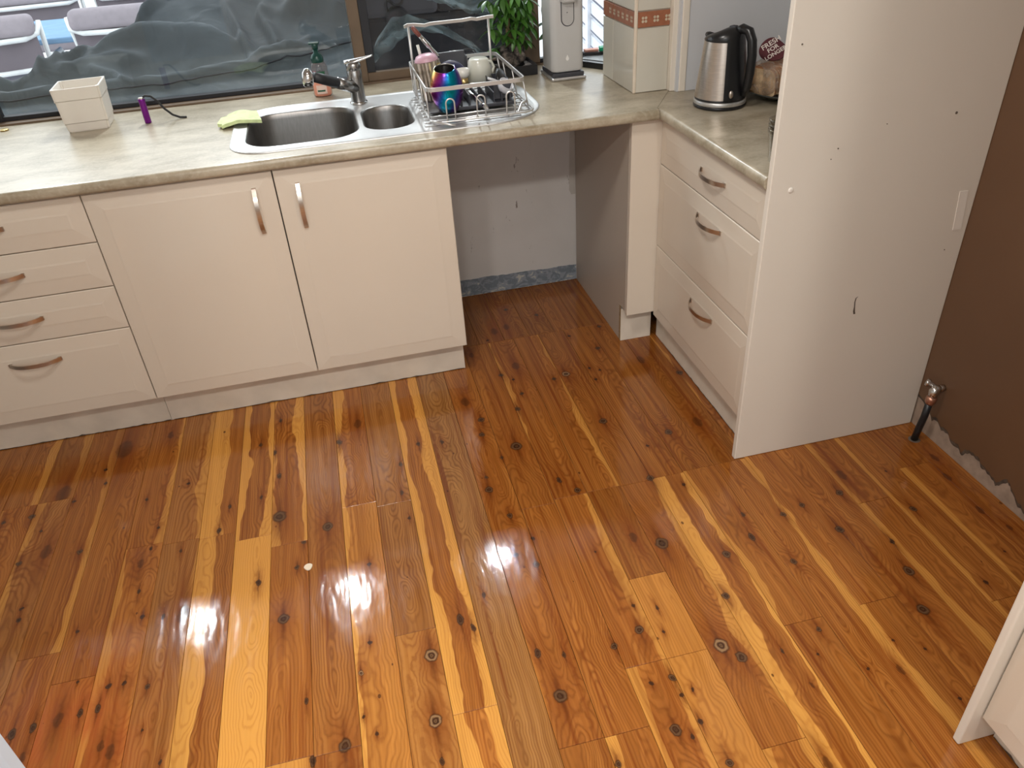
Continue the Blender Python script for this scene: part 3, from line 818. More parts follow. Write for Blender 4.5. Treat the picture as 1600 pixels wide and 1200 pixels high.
def plank(x0, x1, y0, y1, mat):
    bm = bmesh.new()
    g, c = 0.00045, 0.0006
    x0 += g; x1 -= g; y0 += g; y1 -= g
    top = [bm.verts.new(p) for p in ((x0 + c, y0 + c, 0), (x1 - c, y0 + c, 0), (x1 - c, y1 - c, 0), (x0 + c, y1 - c, 0))]
    mid = [bm.verts.new(p) for p in ((x0, y0, -c), (x1, y0, -c), (x1, y1, -c), (x0, y1, -c))]
    bot = [bm.verts.new(p) for p in ((x0, y0, -0.0215), (x1, y0, -0.0215), (x1, y1, -0.0215), (x0, y1, -0.0215))]
    bm.faces.new(top)
    for A, B in ((top, mid), (mid, bot)):
        for i in range(4):
            bm.faces.new((A[i], A[(i + 1) % 4], B[(i + 1) % 4], B[i]))
    bm.faces.new(bot)
    return from_bm('plank', bm, mat, floor)

pi = 0
def lay(k, x0, x1, ys, piece_off=0, far=False):
    """ys: descending list of cut positions"""
    global pi
    for j, (ya, yb) in enumerate(zip(ys, ys[1:])):
        tone, red, sl, sr, sa = LOOK.get((k, j), (random.uniform(0.85, 1.0), 0, random.choice([0, 0, 0.015, 0]), random.choice([0, 0, 0.018, 0]), 0))
        if -8 < k < -2: red = 0.9
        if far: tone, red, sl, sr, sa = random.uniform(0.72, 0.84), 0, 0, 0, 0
        ks = [q for q in KNOTS if x0 - q[2] * 0.8 < q[0] < x1 + q[2] * 0.8 and yb - q[2] < q[1] < ya + q[2]]
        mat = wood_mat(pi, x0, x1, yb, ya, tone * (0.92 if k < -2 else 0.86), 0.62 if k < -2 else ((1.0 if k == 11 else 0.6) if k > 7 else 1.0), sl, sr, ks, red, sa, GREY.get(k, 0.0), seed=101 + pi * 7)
        plank(x0, x1, yb, ya, mat)
        pi += 1

for k in range(-11, 20):
    x0 = SEAM0 + PITCH * k; x1 = x0 + PITCH
    x1 = min(x1, XR)
    if x1 - x0 < 0.01: continue
    cut = 0.226 if x1 > -0.05 else 0.15
    ys = [cut] + BUTTS.get(k, []) + [-2.75]
    if x0 > 0.80: ys[0] = -0.60
    lay(k, x0, x1, ys)
# the short boards let in at the back of the dishwasher gap
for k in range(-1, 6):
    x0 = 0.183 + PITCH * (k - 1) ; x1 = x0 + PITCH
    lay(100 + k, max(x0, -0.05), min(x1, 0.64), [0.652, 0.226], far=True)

# walls
def wall(name, boxes, mat):
    bm = bmesh.new()
    for q in boxes: bx(bm, *q)
    return struct(from_bm(name, bm, mat))

WX0, WX1, WZ1 = -2.24, 1.02, 2.08
wall_back = wall('wall_back', [(XL, XR + 0.1, YB, 0.90, -0.1, 0.8665), (XL, WX0, YB, 0.90, 0.8665, ZC), (WX1, XR + 0.1, YB, 0.90, 0.8665, ZC), (WX0, WX1, YB, 0.90, WZ1, ZC)], M['plaster'])
wall_right = wall('wall_right', [(XR, XR + 0.12, YF, YB, -0.1, ZC)], M['torn'])
wall_left = wall('wall_left', [(XL - 0.1, XL, YF, 0.9, -0.1, ZC)], M['wall_paint'])
RX0, RX1, RZ0, RZ1 = -1.9, 0.9, 1.15, 2.10  # unseen rear window opening, added to let in fill daylight
wall_front = wall('wall_front', [(XL - 0.1, RX0, YF - 0.1, YF, -0.1, ZC), (RX1, XR + 0.12, YF - 0.1, YF, -0.1, ZC), (RX0, RX1, YF - 0.1, YF, -0.1, RZ0), (RX0, RX1, YF - 0.1, YF, RZ1, ZC)], M['wall_paint'])
fill_win = struct(empty('fill_window', ((RX0 + RX1) / 2, YF, RZ0)))
for a in ((RX0, RX1, RZ0, RZ0 + 0.05), (RX0, RX1, RZ1 - 0.05, RZ1), (RX0, RX0 + 0.05, RZ0 + 0.05, RZ1 - 0.05), (RX1 - 0.05, RX1, RZ0 + 0.05, RZ1 - 0.05), (-0.53, -0.47, RZ0 + 0.05, RZ1 - 0.05)):
    attach(box('frame_bar', a[0], a[1], YF - 0.08, YF - 0.02, a[2], a[3], M['bronze']), fill_win)
attach(box('pane', RX0 + 0.05, -0.53, YF - 0.052, YF - 0.048, RZ0 + 0.05, RZ1 - 0.05, M['glass']), fill_win)
attach(box('pane', -0.47, RX1 - 0.05, YF - 0.052, YF - 0.048, RZ0 + 0.05, RZ1 - 0.05, M['glass']), fill_win)
ceiling = wall('ceiling', [(XL - 0.1, XR + 0.12, YF - 0.1, 0.90, ZC, ZC + 0.1)], M['ceiling'])
for (lx, ly, lr) in ((-0.35, -1.05, 0.17), (-0.94, -2.55, 0.08), (-0.47, -2.50, 0.08), (0.55, -2.60, 0.08)):
    lathe('lamp_fitting', [(lr + 0.004, ZC), (lr + 0.02, ZC), (lr + 0.02, ZC - 0.025), (lr + 0.004, ZC - 0.032), (lr + 0.004, ZC)], M['lamp_white'], ceiling, center=(lx, ly))

# band of scarred paint where the skirting was pulled off, low on the wall of the gap
def ragged_band():
    bm = bmesh.new()
    n = 60
    rng = random.Random(3)
    fr, bk = [], []
    for i in range(n + 1):
        x = 0.0 + 0.614 * i / n
        z = 0.080 - 0.010 * i / n + 0.0015 * math.sin(i * 0.37) + rng.uniform(-0.0015, 0.0015)
        fr.append((bm.verts.new((x, YB - 0.004, 0.001 + rng.uniform(0, 0.005))), bm.verts.new((x, YB - 0.004 - rng.uniform(0, 0.0015), z))))
        bk.append((bm.verts.new((x, YB, 0.0)), bm.verts.new((x, YB, z + 0.002))))
    for i in range(n):
        bm.faces.new((fr[i][0], fr[i + 1][0], fr[i + 1][1], fr[i][1]))
        bm.faces.new((fr[i][1], fr[i + 1][1], bk[i + 1][1], bk[i][1]))
    o = from_bm('skirting_scar', bm, M['scar'], wall_back)
    o['label'] = 'flaking blue-grey paint band along the foot of the plaster wall'
ragged_band()
# pale vertical patch of filler in the right corner of the gap
o = from_py('filler_patch', [(0.588, YB - 0.0015, 0.42), (0.597, YB - 0.0015, 0.40), (0.6155, YB - 0.0015, 0.40), (0.6155, YB - 0.0015, 0.86), (0.602, YB - 0.0015, 0.86), (0.592, YB - 0.0015, 0.60)],
            [(0, 1, 2, 3, 4, 5)], simple('pale_filler', (0.46, 0.43, 0.39), 0.7), wall_back)
o['label'] = 'pale filler patch in the corner of the plaster wall'

# brown sheet on the right wall, its foot torn ragged
jag = [(-0.690, 0.12), (-0.76, 0.10), (-0.79, 0.074), (-0.815, 0.086), (-0.835, 0.068), (-0.862, 0.073), (-0.885, 0.055), (-0.915, 0.060), (-0.932, 0.043), (-0.944, 0.064), (-0.965, 0.070), (-0.992, 0.074),
       (-1.015, 0.060), (-1.045, 0.058), (-1.072, 0.044), (-1.088, 0.060), (-1.105, 0.080), (-1.122, 0.066), (-1.148, 0.046), (-1.18, 0.033), (-1.25, 0.028), (-1.4, 0.032), (-1.69, 0.03), (-2.3, 0.03), (YF, 0.03)]
def jitter(pts, seed=5):
    rng = random.Random(seed); out = []
    for a, b2 in zip(pts, pts[1:]):
        out.append(a)
        for t in (0.33, 0.66):
            out.append((a[0] + (b2[0] - a[0]) * t, a[1] + (b2[1] - a[1]) * t + rng.uniform(-0.004, 0.004)))
    return out + [pts[-1]]
jj = jitter(jag)
def brown_sheet():
    bm = bmesh.new()
    xf = XR - 0.006
    A = [bm.verts.new((xf, y, z)) for y, z in jj]
    T = [bm.verts.new((xf, y, ZC)) for y, z in jj]
    for i in range(len(jj) - 1):
        bm.faces.new((A[i], A[i + 1], T[i + 1], T[i]))
    o = from_bm('brown_sheet', bm, M['brown_wall'], wall_right)
    o['label'] = 'dark brown painted face of the wall above the torn foot'
    bm = bmesh.new()
    rng = random.Random(9)
    A = [bm.verts.new((xf - 0.0008, y, z + 0.0025)) for y, z in jj]
    B = [bm.verts.new((XR - 0.001, y, z - 0.010 - rng.uniform(0, 0.006))) for y, z in jj]
    for i in range(len(jj) - 1):
        bm.faces.new((A[i], A[i + 1], B[i + 1], B[i]))
    o = from_bm('torn_edge_shadow', bm, M['torn_edge_shadow'], wall_right)
    o['label'] = 'ragged torn edge of the brown wall face with its shadow painted dark'
brown_sheet()

# recess wall lining beside the kettle and above the right bench
lining = struct(box('wall_recess', 0.83, XR, 0.165, 0.20, 0.9005, ZC, M['recess']))
box('side_lining', XR - 0.012, XR - 0.001, -0.696, 0.165, 0.9005, ZC, M['recess'], lining)
cap_ = lathe('cover_cap', [(0.0, 0.005), (0.004, 0.005), (0.007, 0.003), (0.008, 0)], M['white_plastic'], lining, 12)
cap_.rotation_euler = (math.pi / 2, 0, 0); cap_.location = (0.945, 0.1645, 0.935)

# tiled nib between window and recess
NX0, NX1, NY0, NY1 = 0.690, 0.812, 0.205, 0.52
nib = struct(box('wall_inner', NX0 + 0.006, NX1 + 0.02, NY0 + 0.006, NY1, 0.9005, ZC, M['grout']))
TZ = [(0.902, 1.104, 'tile', 'tile'), (1.108, 1.155, 'border_tile', 'border'), (1.159, 1.36, 'tile', 'tile'), (1.364, 1.565, 'tile', 'tile'), (1.569, 1.77, 'tile', 'tile'), (1.774, 1.975, 'tile', 'tile'), (1.979, 2.18, 'tile', 'tile'), (2.184, 2.398, 'tile', 'tile')]
for z0, z1, nm, mt in TZ:
    for (ya, yb) in ((NY0 + 0.010, NY0 + 0.208), (NY0 + 0.211, NY1)):
        box(nm, NX0, NX0 + 0.007, ya, yb, z0, z1, M[mt], nib, 0.001, 1)
    box(nm, NX0 + 0.010, NX1, NY0, NY0 + 0.007, z0, z1, M[mt], nib, 0.001, 1)
def diamond(c, u, n, s=0.0085):
    # a cross of four small petals pressed into the border
    bm = bmesh.new()
    C = Vector(c); u = Vector(u); n = Vector(n); w = Vector((0, 0, 1))
    for a, b2 in ((1, 1), (1, -1), (-1, 1), (-1, -1)):
        ctr = C + u * a * s * 0.62 + w * b2 * s * 0.62
        vs = [bm.verts.new(ctr + (u * math.cos(t) + w * math.sin(t)) * s * 0.55 + n * 0.0008) for t in [k * math.pi / 4 for k in range(8)]]
        bm.faces.new(vs)
    return from_bm('border_motif', bm, M['diamond'], nib)
for i in range(6):
    diamond((NX0 - 0.0002, NY0 + 0.03 + i * 0.042, 1.1315), (0, 1, 0), (-1, 0, 0))
for i in range(3):
    diamond((NX0 + 0.032 + i * 0.041, NY0 - 0.0002, 1.1315), (1, 0, 0), (0, -1, 0))
box('corner_trim', NX0 - 0.001, NX0 + 0.010, NY0 - 0.001, NY0 + 0.010, 0.9005, ZC, M['tile_trim'], nib, 0.003)
# white cover strips between tiles and recess
tr1 = struct(box('trim_1', NX1 + 0.001, NX1 + 0.026, 0.180, 0.215, 0.9005, ZC, M['white_paint'], None, 0.002))
box('cover_strip', NX1 + 0.026, NX1 + 0.050, 0.160, 0.20, 0.9005, ZC, M['white_paint'], tr1, 0.003)

# architrave of the doorway at the left edge of the picture
A0 = Vector((-0.900, -1.653))
tv = Vector((-0.62, -0.78)).normalized()      # runs toward the viewer's left
d = Vector((-0.78, 0.62))
prof = [A0, A0 + d * 0.5 - tv * 0.02, A0 + d * 0.5 + tv * 0.12, A0 + tv * 0.12 + d * 0.035, A0 + tv * 0.03 + d * 0.016, A0 + tv * 0.012 + d * 0.004]
arch = struct(extrude_poly('trim_2', [(p.x, p.y) for p in prof], 'z', 0.0, 2.1, M['blue_white']))

# window: bronze aluminium frame, sliding sash with insect screen, corner post
win = empty('window_1', (WX0, 0.82, 0.90)); struct(win)
def wbox(name, *a, mat='bronze', bev=0.0015):
    return attach(box(name, *a, M[mat], None, bev, 1), win)
wbox('sill_rail', WX0, WX1, 0.795, 0.90, 0.8665, 0.907)
wbox('sill_track', WX0, -0.19, 0.835, 0.875, 0.907, 0.922, mat='seal')
wbox('head_rail', WX0, WX1, 0.80, 0.90, WZ1 - 0.045, WZ1)
wbox('frame_stile', WX0, WX0 + 0.03, 0.80, 0.90, 0.907, WZ1 - 0.045, mat='seal')
wbox('frame_stile', WX1 - 0.03, WX1, 0.80, 0.90, 0.907, WZ1 - 0.045)
wbox('sash_stop', -1.522, -1.490, 0.830, 0.861, 0.907, 0.962, mat='seal')
wbox('mullion', -0.206, -0.165, 0.808, 0.875, 0.907, WZ1 - 0.045)
wbox('sash_rail', -0.165, 0.445, 0.812, 0.845, 0.907, 0.938)
wbox('sash_rail', -0.165, 0.445, 0.812, 0.845, WZ1 - 0.09, WZ1 - 0.045)
wbox('sash_seal', -0.165, -0.132, 0.818, 0.842, 0.938, WZ1 - 0.09, mat='seal')
attach(box('corner_post', 0.445, 0.522, 0.80, 0.852, 0.907, WZ1 - 0.045, M['brown_post'], None, 0.003), win)
wbox('sill_bead', 0.522, WX1 - 0.03, 0.80, 0.835, 0.907, 0.922, mat='seal')
attach(box('pane', WX0 + 0.03, -0.206, 0.862, 0.866, 0.922, WZ1 - 0.045, M['glass']), win)
attach(box('pane', -0.132, 0.445, 0.838, 0.842, 0.938, WZ1 - 0.09, M['glass']), win)
attach(box('pane', 0.522, WX1 - 0.03, 0.846, 0.850, 0.907, WZ1 - 0.045, M['glass']), win)
o = attach(box('insect_screen', -0.132, 0.445, 0.8275, 0.8285, 0.938, WZ1 - 0.09, M['screen']), win)
o['label'] = 'dark insect screen over the sliding sash'

# outside: paving, patio roof
ground = struct(box('ground', -9, 6, 0.90, 16, -0.25, -0.15, M['ground']))
box('rear_paving', -9, 6, -12, YF - 0.1, -0.25, -0.15, M['ground'], ground)
roof = struct(box('patio_roof', -4.5, 1.3, 0.90, 1.75, 2.40, 2.46, M['white_slat']))
for bx_ in (-1.72, -0.755, 0.255):
    o = box('batten_fitting', -0.048, 0.048, -0.27, 0.27, 0.004, 0.035, M['lamp_white'], roof, 0.004)
    o.location = (bx_, 1.40, 2.30); o.rotation_euler = (math.radians(-45), 0, 0)

# ------------------------------------------------------------------ cabinets
def put(o, t):
    return attach(o, t)

YD = 0.0          # plane of the sink-side door faces
ZT, ZB = 0.861, 0.142
FT = 0.018
Vx, Vy, Vz = Vector((1, 0, 0)), Vector((0, 1, 0)), Vector((0, 0, 1))

def dirty_kick(name, pts, t):
    return put(box(name, *pts, M['kick'], None, 0.0), t)

# double-door cabinet under the sink
c = empty('sink_cabinet', (-0.54, 0.3, 0), 'cream cabinet with two doors standing under the kitchen sink', 'cabinet')
def carcass(t, x0, x1, y0, y1, z0=ZB, z1=0.8665, top=True):
    bm = bmesh.new()
    bx(bm, x0, x0 + 0.016, y0, y1, z0, z1); bx(bm, x1 - 0.016, x1, y0, y1, z0, z1)
    bx(bm, x0 + 0.016, x1 - 0.016, y0, y1, z0, z0 + 0.016)
    bx(bm, x0 + 0.016, x1 - 0.016, y1 - 0.006, y1, z0 + 0.016, z1)
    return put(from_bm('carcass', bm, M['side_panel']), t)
carcass(c, -1.077, -0.006, YD + FT + 0.002, YB - 0.004)
d1 = put(front_panel('door', (-1.0755, YD + FT, ZB), Vx, Vz, -Vy, 0.5395, ZT - ZB, M['cream'], None, FT), c)
d2 = put(front_panel('door', (-0.5325, YD + FT, ZB), Vx, Vz, -Vy, 0.5325, ZT - ZB, M['cream'], None, FT), c)
h1 = bow_handle((-0.597, YD, 0.744), Vz, -Vy, 0.14); attach(h1, c); h1.parent = d1; h1.matrix_parent_inverse = Matrix.Translation(-c.location) @ Matrix.Identity(4)
h2 = bow_handle((-0.467, YD, 0.744), Vz, -Vy, 0.14); h2.parent = d2
def under(child, part, thing):
    """child and part both modelled in world space, part already attached to thing"""
    child.parent = part
    child.matrix_parent_inverse = Matrix.Identity(4)
    return child
under(h1, d1, c); under(h2, d2, c)
dirty_kick('kickboard', (-1.077, -0.006, 0.075, 0.091, 0.001, ZB), c)
# scuffed dirt line along the kickboard foot
def grime_line(t, p0, p1, n, seed, w=0.006):
    rng = random.Random(seed); bm = bmesh.new()
    p0 = Vector(p0); p1 = Vector(p1); n = Vector(n)
    N = 46; prev = None
    for i in range(N + 1):
        p = p0.lerp(p1, i / N) + n * 0.0007
        hgt = 0.0015 + max(0, rng.gauss(0.0, 1)) * w * 0.5
        cur = (bm.verts.new(p), bm.verts.new(p + Vz * hgt))
        if prev: bm.faces.new((prev[0], cur[0], cur[1], prev[1]))
        prev = cur
    o = from_bm('grime', bm, M['dirt'])
    put(o, t); o['label'] = 'dark grime along the foot of the kickboard'
grime_line(c, (-1.07, 0.075, 0.0012), (-0.01, 0.075, 0.0012), (0, -1, 0), 4, 0.004)

# four-drawer bank on the left
c = empty('drawer_cabinet', (-1.38, 0.3, 0), 'cream four drawer bank left of the sink doors, cut by the picture edge', 'cabinet')
carcass(c, -1.69, -1.0785, YD + FT + 0.002, YB - 0.004)
for z0, z1, hz in ((ZB, 0.4215, 0.355), (0.4245, 0.5685, 0.502), (0.5715, 0.714, 0.648), (0.717, ZT, 0.796)):
    dr = put(front_panel('drawer', (-1.688, YD + FT, z0), Vx, Vz, -Vy, 0.6095, z1 - z0, M['cream'], None, FT), c)
    under(bow_handle((-1.383, YD, hz), Vx, -Vy, 0.152), dr, c)
dirty_kick('kickboard', (-1.69, -1.0785, 0.075, 0.091, 0.001, ZB), c)
grime_line(c, (-1.68, 0.075, 0.0012), (-1.08, 0.075, 0.0012), (0, -1, 0), 8, 0.003)
c = empty('side_cabinet', (-2.0, 0.3, 0), 'cream cabinet at the far left end of the bench, outside the frame', 'cabinet')
carcass(c, -2.29, -1.6915, YD + FT + 0.002, YB - 0.004)
put(front_panel('door', (-2.288, YD + FT, ZB), Vx, Vz, -Vy, 0.595, ZT - ZB, M['cream'], None, FT), c)
dirty_kick('kickboard', (-2.29, -1.6915, 0.075, 0.091, 0.001, ZB), c)

# corner filler post with its deep side panel
c = empty('corner_filler', (0.66, 0.3, 0), 'narrow cream corner filler with deep side panel right of the dishwasher gap', 'cabinet panel')
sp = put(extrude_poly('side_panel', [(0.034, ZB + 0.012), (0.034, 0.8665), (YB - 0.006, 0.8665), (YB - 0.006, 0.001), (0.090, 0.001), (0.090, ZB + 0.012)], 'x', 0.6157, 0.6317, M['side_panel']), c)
put(box('filler_strip', 0.6165, 0.7360, 0.016, 0.033, ZB, 0.8665, M['cream'], None, 0.001, 1), c)
kb = put(box('kickboard', 0.6150, 0.7385, 0.073, 0.089, 0.001, ZB - 0.002, M['kick'], None, 0.0), c)
eb = put(box('raw_edge', 0.6140, 0.6149, 0.0735, 0.0885, 0.001, ZB + 0.012, M['chip']), c); eb['label'] = 'bare chipboard edge of the kickboard'

# three-drawer unit facing left
XF = 0.7185
c = empty('drawer_unit', (1.0, -0.34, 0), 'cream three drawer unit between corner filler and tall end panel', 'cabinet')
bm = bmesh.new()
bx(bm, XF + FT + 0.002, XR - 0.012, -0.693, -0.677, 0.15, 0.8665); bx(bm, XF + FT + 0.002, XR - 0.012, -0.004, 0.012, 0.15, 0.8665)
bx(bm, XF + FT + 0.002, XR - 0.012, -0.677, -0.004, 0.15, 0.166); bx(bm, XR - 0.018, XR - 0.012, -0.677, -0.004, 0.166, 0.8665)
put(from_bm('carcass', bm, M['side_panel']), c)
for z0, z1, hz in ((0.130, 0.4135, 0.352), (0.4165, 0.7095, 0.650), (0.7125, ZT, 0.794)):
    dr = put(front_panel('drawer', (XF + FT, 0.014, z0), -Vy, Vz, -Vx, 0.7075, z1 - z0, M['cream'], None, FT), c)
    under(bow_handle((XF, -0.378, hz), Vy, -Vx, 0.155), dr, c)
dirty_kick('kickboard', (XF + 0.045, XF + 0.061, -0.693, 0.0725, 0.001, 0.15), c)
grime_line(c, (XF + 0.045, -0.69, 0.0012), (XF + 0.045, 0.01, 0.0012), (-1, 0, 0), 12, 0.003)

# tall end panel beside the fridge space
c = empty('end_panel', (1.0, -0.705, 0), 'tall white melamine end panel between the drawers and the empty fridge space', 'panel')
PY0, PY1 = -0.716, -0.6965
bm = bmesh.new()
bx(bm, 0.7035, XR - 0.0065, PY0, PY1, 0.001, 2.25, 0.0022, 2)
put(from_bm('board', bm, M['panel']), c)
def on_panel(name, x0, x1, z0, z1, d, mat, bev=0.0008):
    return put(box(name, x0, x1, PY0 - d, PY0 + 0.0003, z0, z1, M[mat], None, bev, 1), c)
pl = bmesh.new()
vs = [(1.2795, 0.677), (1.3055, 0.676), (1.2945, 0.788), (1.2690, 0.789)]
A = [pl.verts.new((x, PY0 - 0.0015, z)) for x, z in vs]; B = [pl.verts.new((x, PY0 + 0.0002, z)) for x, z in vs]
pl.faces.new(A)
for i in range(4): pl.faces.new((A[i], A[(i + 1) % 4], B[(i + 1) % 4], B[i]))
o = put(from_bm('cover_plate', pl, M['white_plastic']), c); o['label'] = 'small white cover plate near the wall edge'
# keyhole slot: a curved narrow gash
pts = [(1.0225, 0.516), (1.018, 0.512), (1.017, 0.500), (1.019, 0.485), (1.0205, 0.470), (1.0235, 0.460)]
gl = bmesh.new()
prev = None
for i, (x, z) in enumerate(pts):
    w = 0.0018 + (0.0014 if i >= 4 else 0)
    cur = (gl.verts.new((x - w, PY0 - 0.0006, z)), gl.verts.new((x + w, PY0 - 0.0006, z)))
    if prev: gl.faces.new((prev[0], prev[1], cur[1], cur[0]))
    prev = cur
o = put(from_bm('slot', gl, M['groove']), c); o['label'] = 'dark curved gouge cut through the panel'
def screw_cap(x, z, r, mat):
    o = lathe('cap', [(0, 0.002), (r * 0.7, 0.002), (r, 0.0008), (r, 0)], M[mat], None, 14)
    o.data.transform(Matrix.Translation((x, PY0 - 0.0003, z)) @ Matrix.Rotation(math.pi / 2, 4, 'X'))
    return put(o, c)
screw_cap(0.761, 0.864, 0.0075, 'white_plastic')
for x, z, r in ((1.194, 1.004, 0.0035), (0.875, 0.955, 0.0018), (0.735, 1.21, 0.002), (1.27, 0.62, 0.0016), (1.0, 1.0, 0.0012), (0.86, 0.93, 0.0012)):
    screw_cap(x, z, r, 'groove')

# second end panel and pantry at the right edge of the picture
c = empty('end_panel', (1.0, -1.69, 0), 'white end panel at the lower right corner, near side of the fridge space', 'panel')
bm = bmesh.new(); bx(bm, 0.716, XR - 0.0065, -1.700, -1.682, 0.001, 2.25, 0.004, 3)
put(from_bm('board', bm, M['panel']), c)
c = empty('pantry_cabinet', (1.0, -2.05, 0), 'cream pantry cabinet against the lower right end panel', 'cabinet')
put(box('carcass', 0.758, XR - 0.012, -2.45, -1.7015, 0.093, 2.25, M['side_panel']), c)
put(front_panel('door', (0.757, -1.7025, 0.094), -Vy, Vz, -Vx, 0.745, 2.15, M['cream'], None, FT, 0.045, 0.0035), c)
dirty_kick('kickboard', (0.800, 0.816, -2.45, -1.7025, 0.001, 0.093), c)
grime_line(c, (0.800, -2.4, 0.0012), (0.800, -1.705, 0.0012), (-1, 0, 0), 15, 0.010)

# ------------------------------------------------------------------ benchtops
BZ0, BZ1 = 0.867, 0.900
def edge_profile(sign=1):
    """(distance from front edge, z)"""
    R, r = 0.014, 0.010
    p = []
    for k in range(7):
        a = math.pi / 2 * k / 6
        p.append((R - R * math.sin(a), BZ1 - R + R * math.cos(a)))
    for k in range(5):
        a = math.pi / 2 * k / 4
        p.append((r - r * math.cos(a), BZ0 + r - r * math.sin(a)))
    return p
EP = edge_profile()
bm = bmesh.new()
def slab_x(bm, x0, x1, yfront, yback):
    prof = [(yfront + d, z) for d, z in EP] + [(yback, BZ0), (yback, BZ1)]
    A = [bm.verts.new((x0, y, z)) for y, z in prof]; B = [bm.verts.new((x1, y, z)) for y, z in prof]
    n = len(prof)
    for i in range(n): bm.faces.new((A[i], A[(i + 1) % n], B[(i + 1) % n], B[i]))
    bm.faces.new(A); bm.faces.new(B)
YE = -0.020
HX0, HX1, HY0, HY1 = -0.625, -0.050, 0.095, 0.525
slab_x(bm, XL + 0.002, HX0, YE, 0.7945)
slab_x(bm, HX0, HX1, YE, HY0)
bx(bm, HX0, HX1, HY1, 0.7945, BZ0, BZ1)
slab_x(bm, HX1, 0.6955, YE, 0.7945)
bx(bm, 0.6955, 1.015, 0.2065, 0.7945, BZ0, BZ1)
def prism(bm, pts, z0, z1):
    A = [bm.verts.new((x, y, z0)) for x, y in pts]; B = [bm.verts.new((x, y, z1)) for x, y in pts]
    bm.faces.new(A); bm.faces.new(B)
    for i in range(len(pts)): bm.faces.new((A[i], A[(i + 1) % len(pts)], B[(i + 1) % len(pts)], B[i]))
prism(bm, [(0.6955, 0.004), (0.823, 0.2065), (0.6955, 0.2065)], BZ0, BZ1)
bt = from_bm('benchtop', bm, M['laminate'])
smooth_by_angle(bt, 40)
tag(bt, 'long stone-look laminate benchtop under the window carrying the sink', 'benchtop')

bm = bmesh.new()
XE = 0.6965
prof = [(XE + d, z) for d, z in EP] + [(XR - 0.0125, BZ0), (XR - 0.0125, BZ1)]
def slab_y(bm, y0, y1):
    A = [bm.verts.new((x, y0, z)) for x, z in prof]; B = [bm.verts.new((x, y1, z)) for x, z in prof]
    n = len(prof)
    for i in range(n): bm.faces.new((A[i], A[(i + 1) % n], B[(i + 1) % n], B[i]))
    bm.faces.new(A); bm.faces.new(B)
slab_y(bm, -0.6955, 0.004)
prism(bm, [(0.6968, 0.004), (XR - 0.0125, 0.004), (XR - 0.0125, 0.164), (0.8295, 0.164), (0.8295, 0.2055), (0.8243, 0.2055)], BZ0, BZ1)
bt2 = from_bm('benchtop', bm, M['laminate'])
smooth_by_angle(bt2, 40)
tag(bt2, 'short laminate benchtop over the right-hand drawers, under the kettle', 'benchtop')

# ------------------------------------------------------------------ sink
SK = empty('sink', (-0.15, 0.32, 0.90), 'stainless steel sink with large bowl, small bowl and drainboard set in the bench', 'sink')
sx0, sx1, sy0, sy1 = -0.656, 0.362, 0.050, 0.600
def outline(ins, seg=8):
    a, b2, c2, d2 = sx0 + ins, sx1 - ins, sy0 + ins, sy1 - ins
    return round_poly([(a, c2, 0.12 - ins), (b2, c2, 0.20 - ins), (b2, d2, 0.16 - ins), (a, d2, 0.16 - ins)], seg)
def bowl_outline(x0, x1, y0, y1, r, ins, seg=7):
    return round_poly([(x0 + ins, y0 + ins, max(0.01, r - ins)), (x1 - ins, y0 + ins, max(0.01, r - ins)), (x1 - ins, y1 - ins, max(0.01, r - ins)), (x0 + ins, y1 - ins, max(0.01, r - ins))], seg)
bm = bmesh.new()
def loop(pts, z): return [bm.verts.new((p.x, p.y, z)) for p in pts]
def bridge(A, B):
    n = len(A)
    for i in range(n): bm.faces.new((A[i], A[(i + 1) % n], B[(i + 1) % n], B[i]))
rings = [loop(outline(q), z) for q, z in ((0.0, 0.9005), (0.001, 0.9035), (0.004, 0.9052), (0.010, 0.9050), (0.016, 0.9030), (0.020, 0.9026))]
for A, B in zip(rings, rings[1:]): bridge(A, B)
ZD = 0.9026
B1 = (-0.606, -0.252, 0.112, 0.508, 0.095); B2 = (-0.230, -0.068, 0.142, 0.442, 0.075)
inner = rings[-1]
holes = []
for bb in (B1, B2):
    holes.append(loop(bowl_outline(*bb, -0.004), ZD))
edges = []
for lp in [inner] + holes:
    for i in range(len(lp)):
        e = bm.edges.get((lp[i], lp[(i + 1) % len(lp)])) or bm.edges.new((lp[i], lp[(i + 1) % len(lp)]))
        edges.append(e)
bmesh.ops.triangle_fill(bm, use_beauty=True, use_dissolve=False, edges=edges)
deck = from_bm('deck', bm, M['steel'])
smooth_by_angle(deck, 30); put(deck, SK)
for nm, bb, depth in (('large_bowl', B1, 0.175), ('small_bowl', B2, 0.12)):
    bm = bmesh.new()
    seq = [(-0.004, ZD), (-0.001, ZD - 0.0008), (0.001, ZD - 0.004), (0.004, ZD - 0.02), (0.010, ZD - depth + 0.04), (0.016, ZD - depth + 0.016), (0.028, ZD - depth + 0.003), (0.045, ZD - depth)]
    R = [loop(bowl_outline(*bb, q), z) for q, z in seq]
    for A, B in zip(R, R[1:]): bridge(A, B)
    ce = bm.verts.new(((bb[0] + bb[1]) / 2, (bb[2] + bb[3]) / 2, ZD - depth - 0.003))
    for i in range(len(R[-1])): bm.faces.new((R[-1][i], R[-1][(i + 1) % len(R[-1])], ce))
    o = from_bm(nm, bm, M['steel_bowl'], None, True); put(o, SK)
    w = lathe('waste', [(0.0, 0.001), (0.022, 0.001), (0.03, 0.004), (0.042, 0.004), (0.045, 0.0)], M['chrome'], None, 24)
    w.data.transform(Matrix.Translation(((bb[0] + bb[1]) / 2, (bb[2] + bb[3]) / 2, ZD - depth - 0.002)))
    under(w, o, SK)
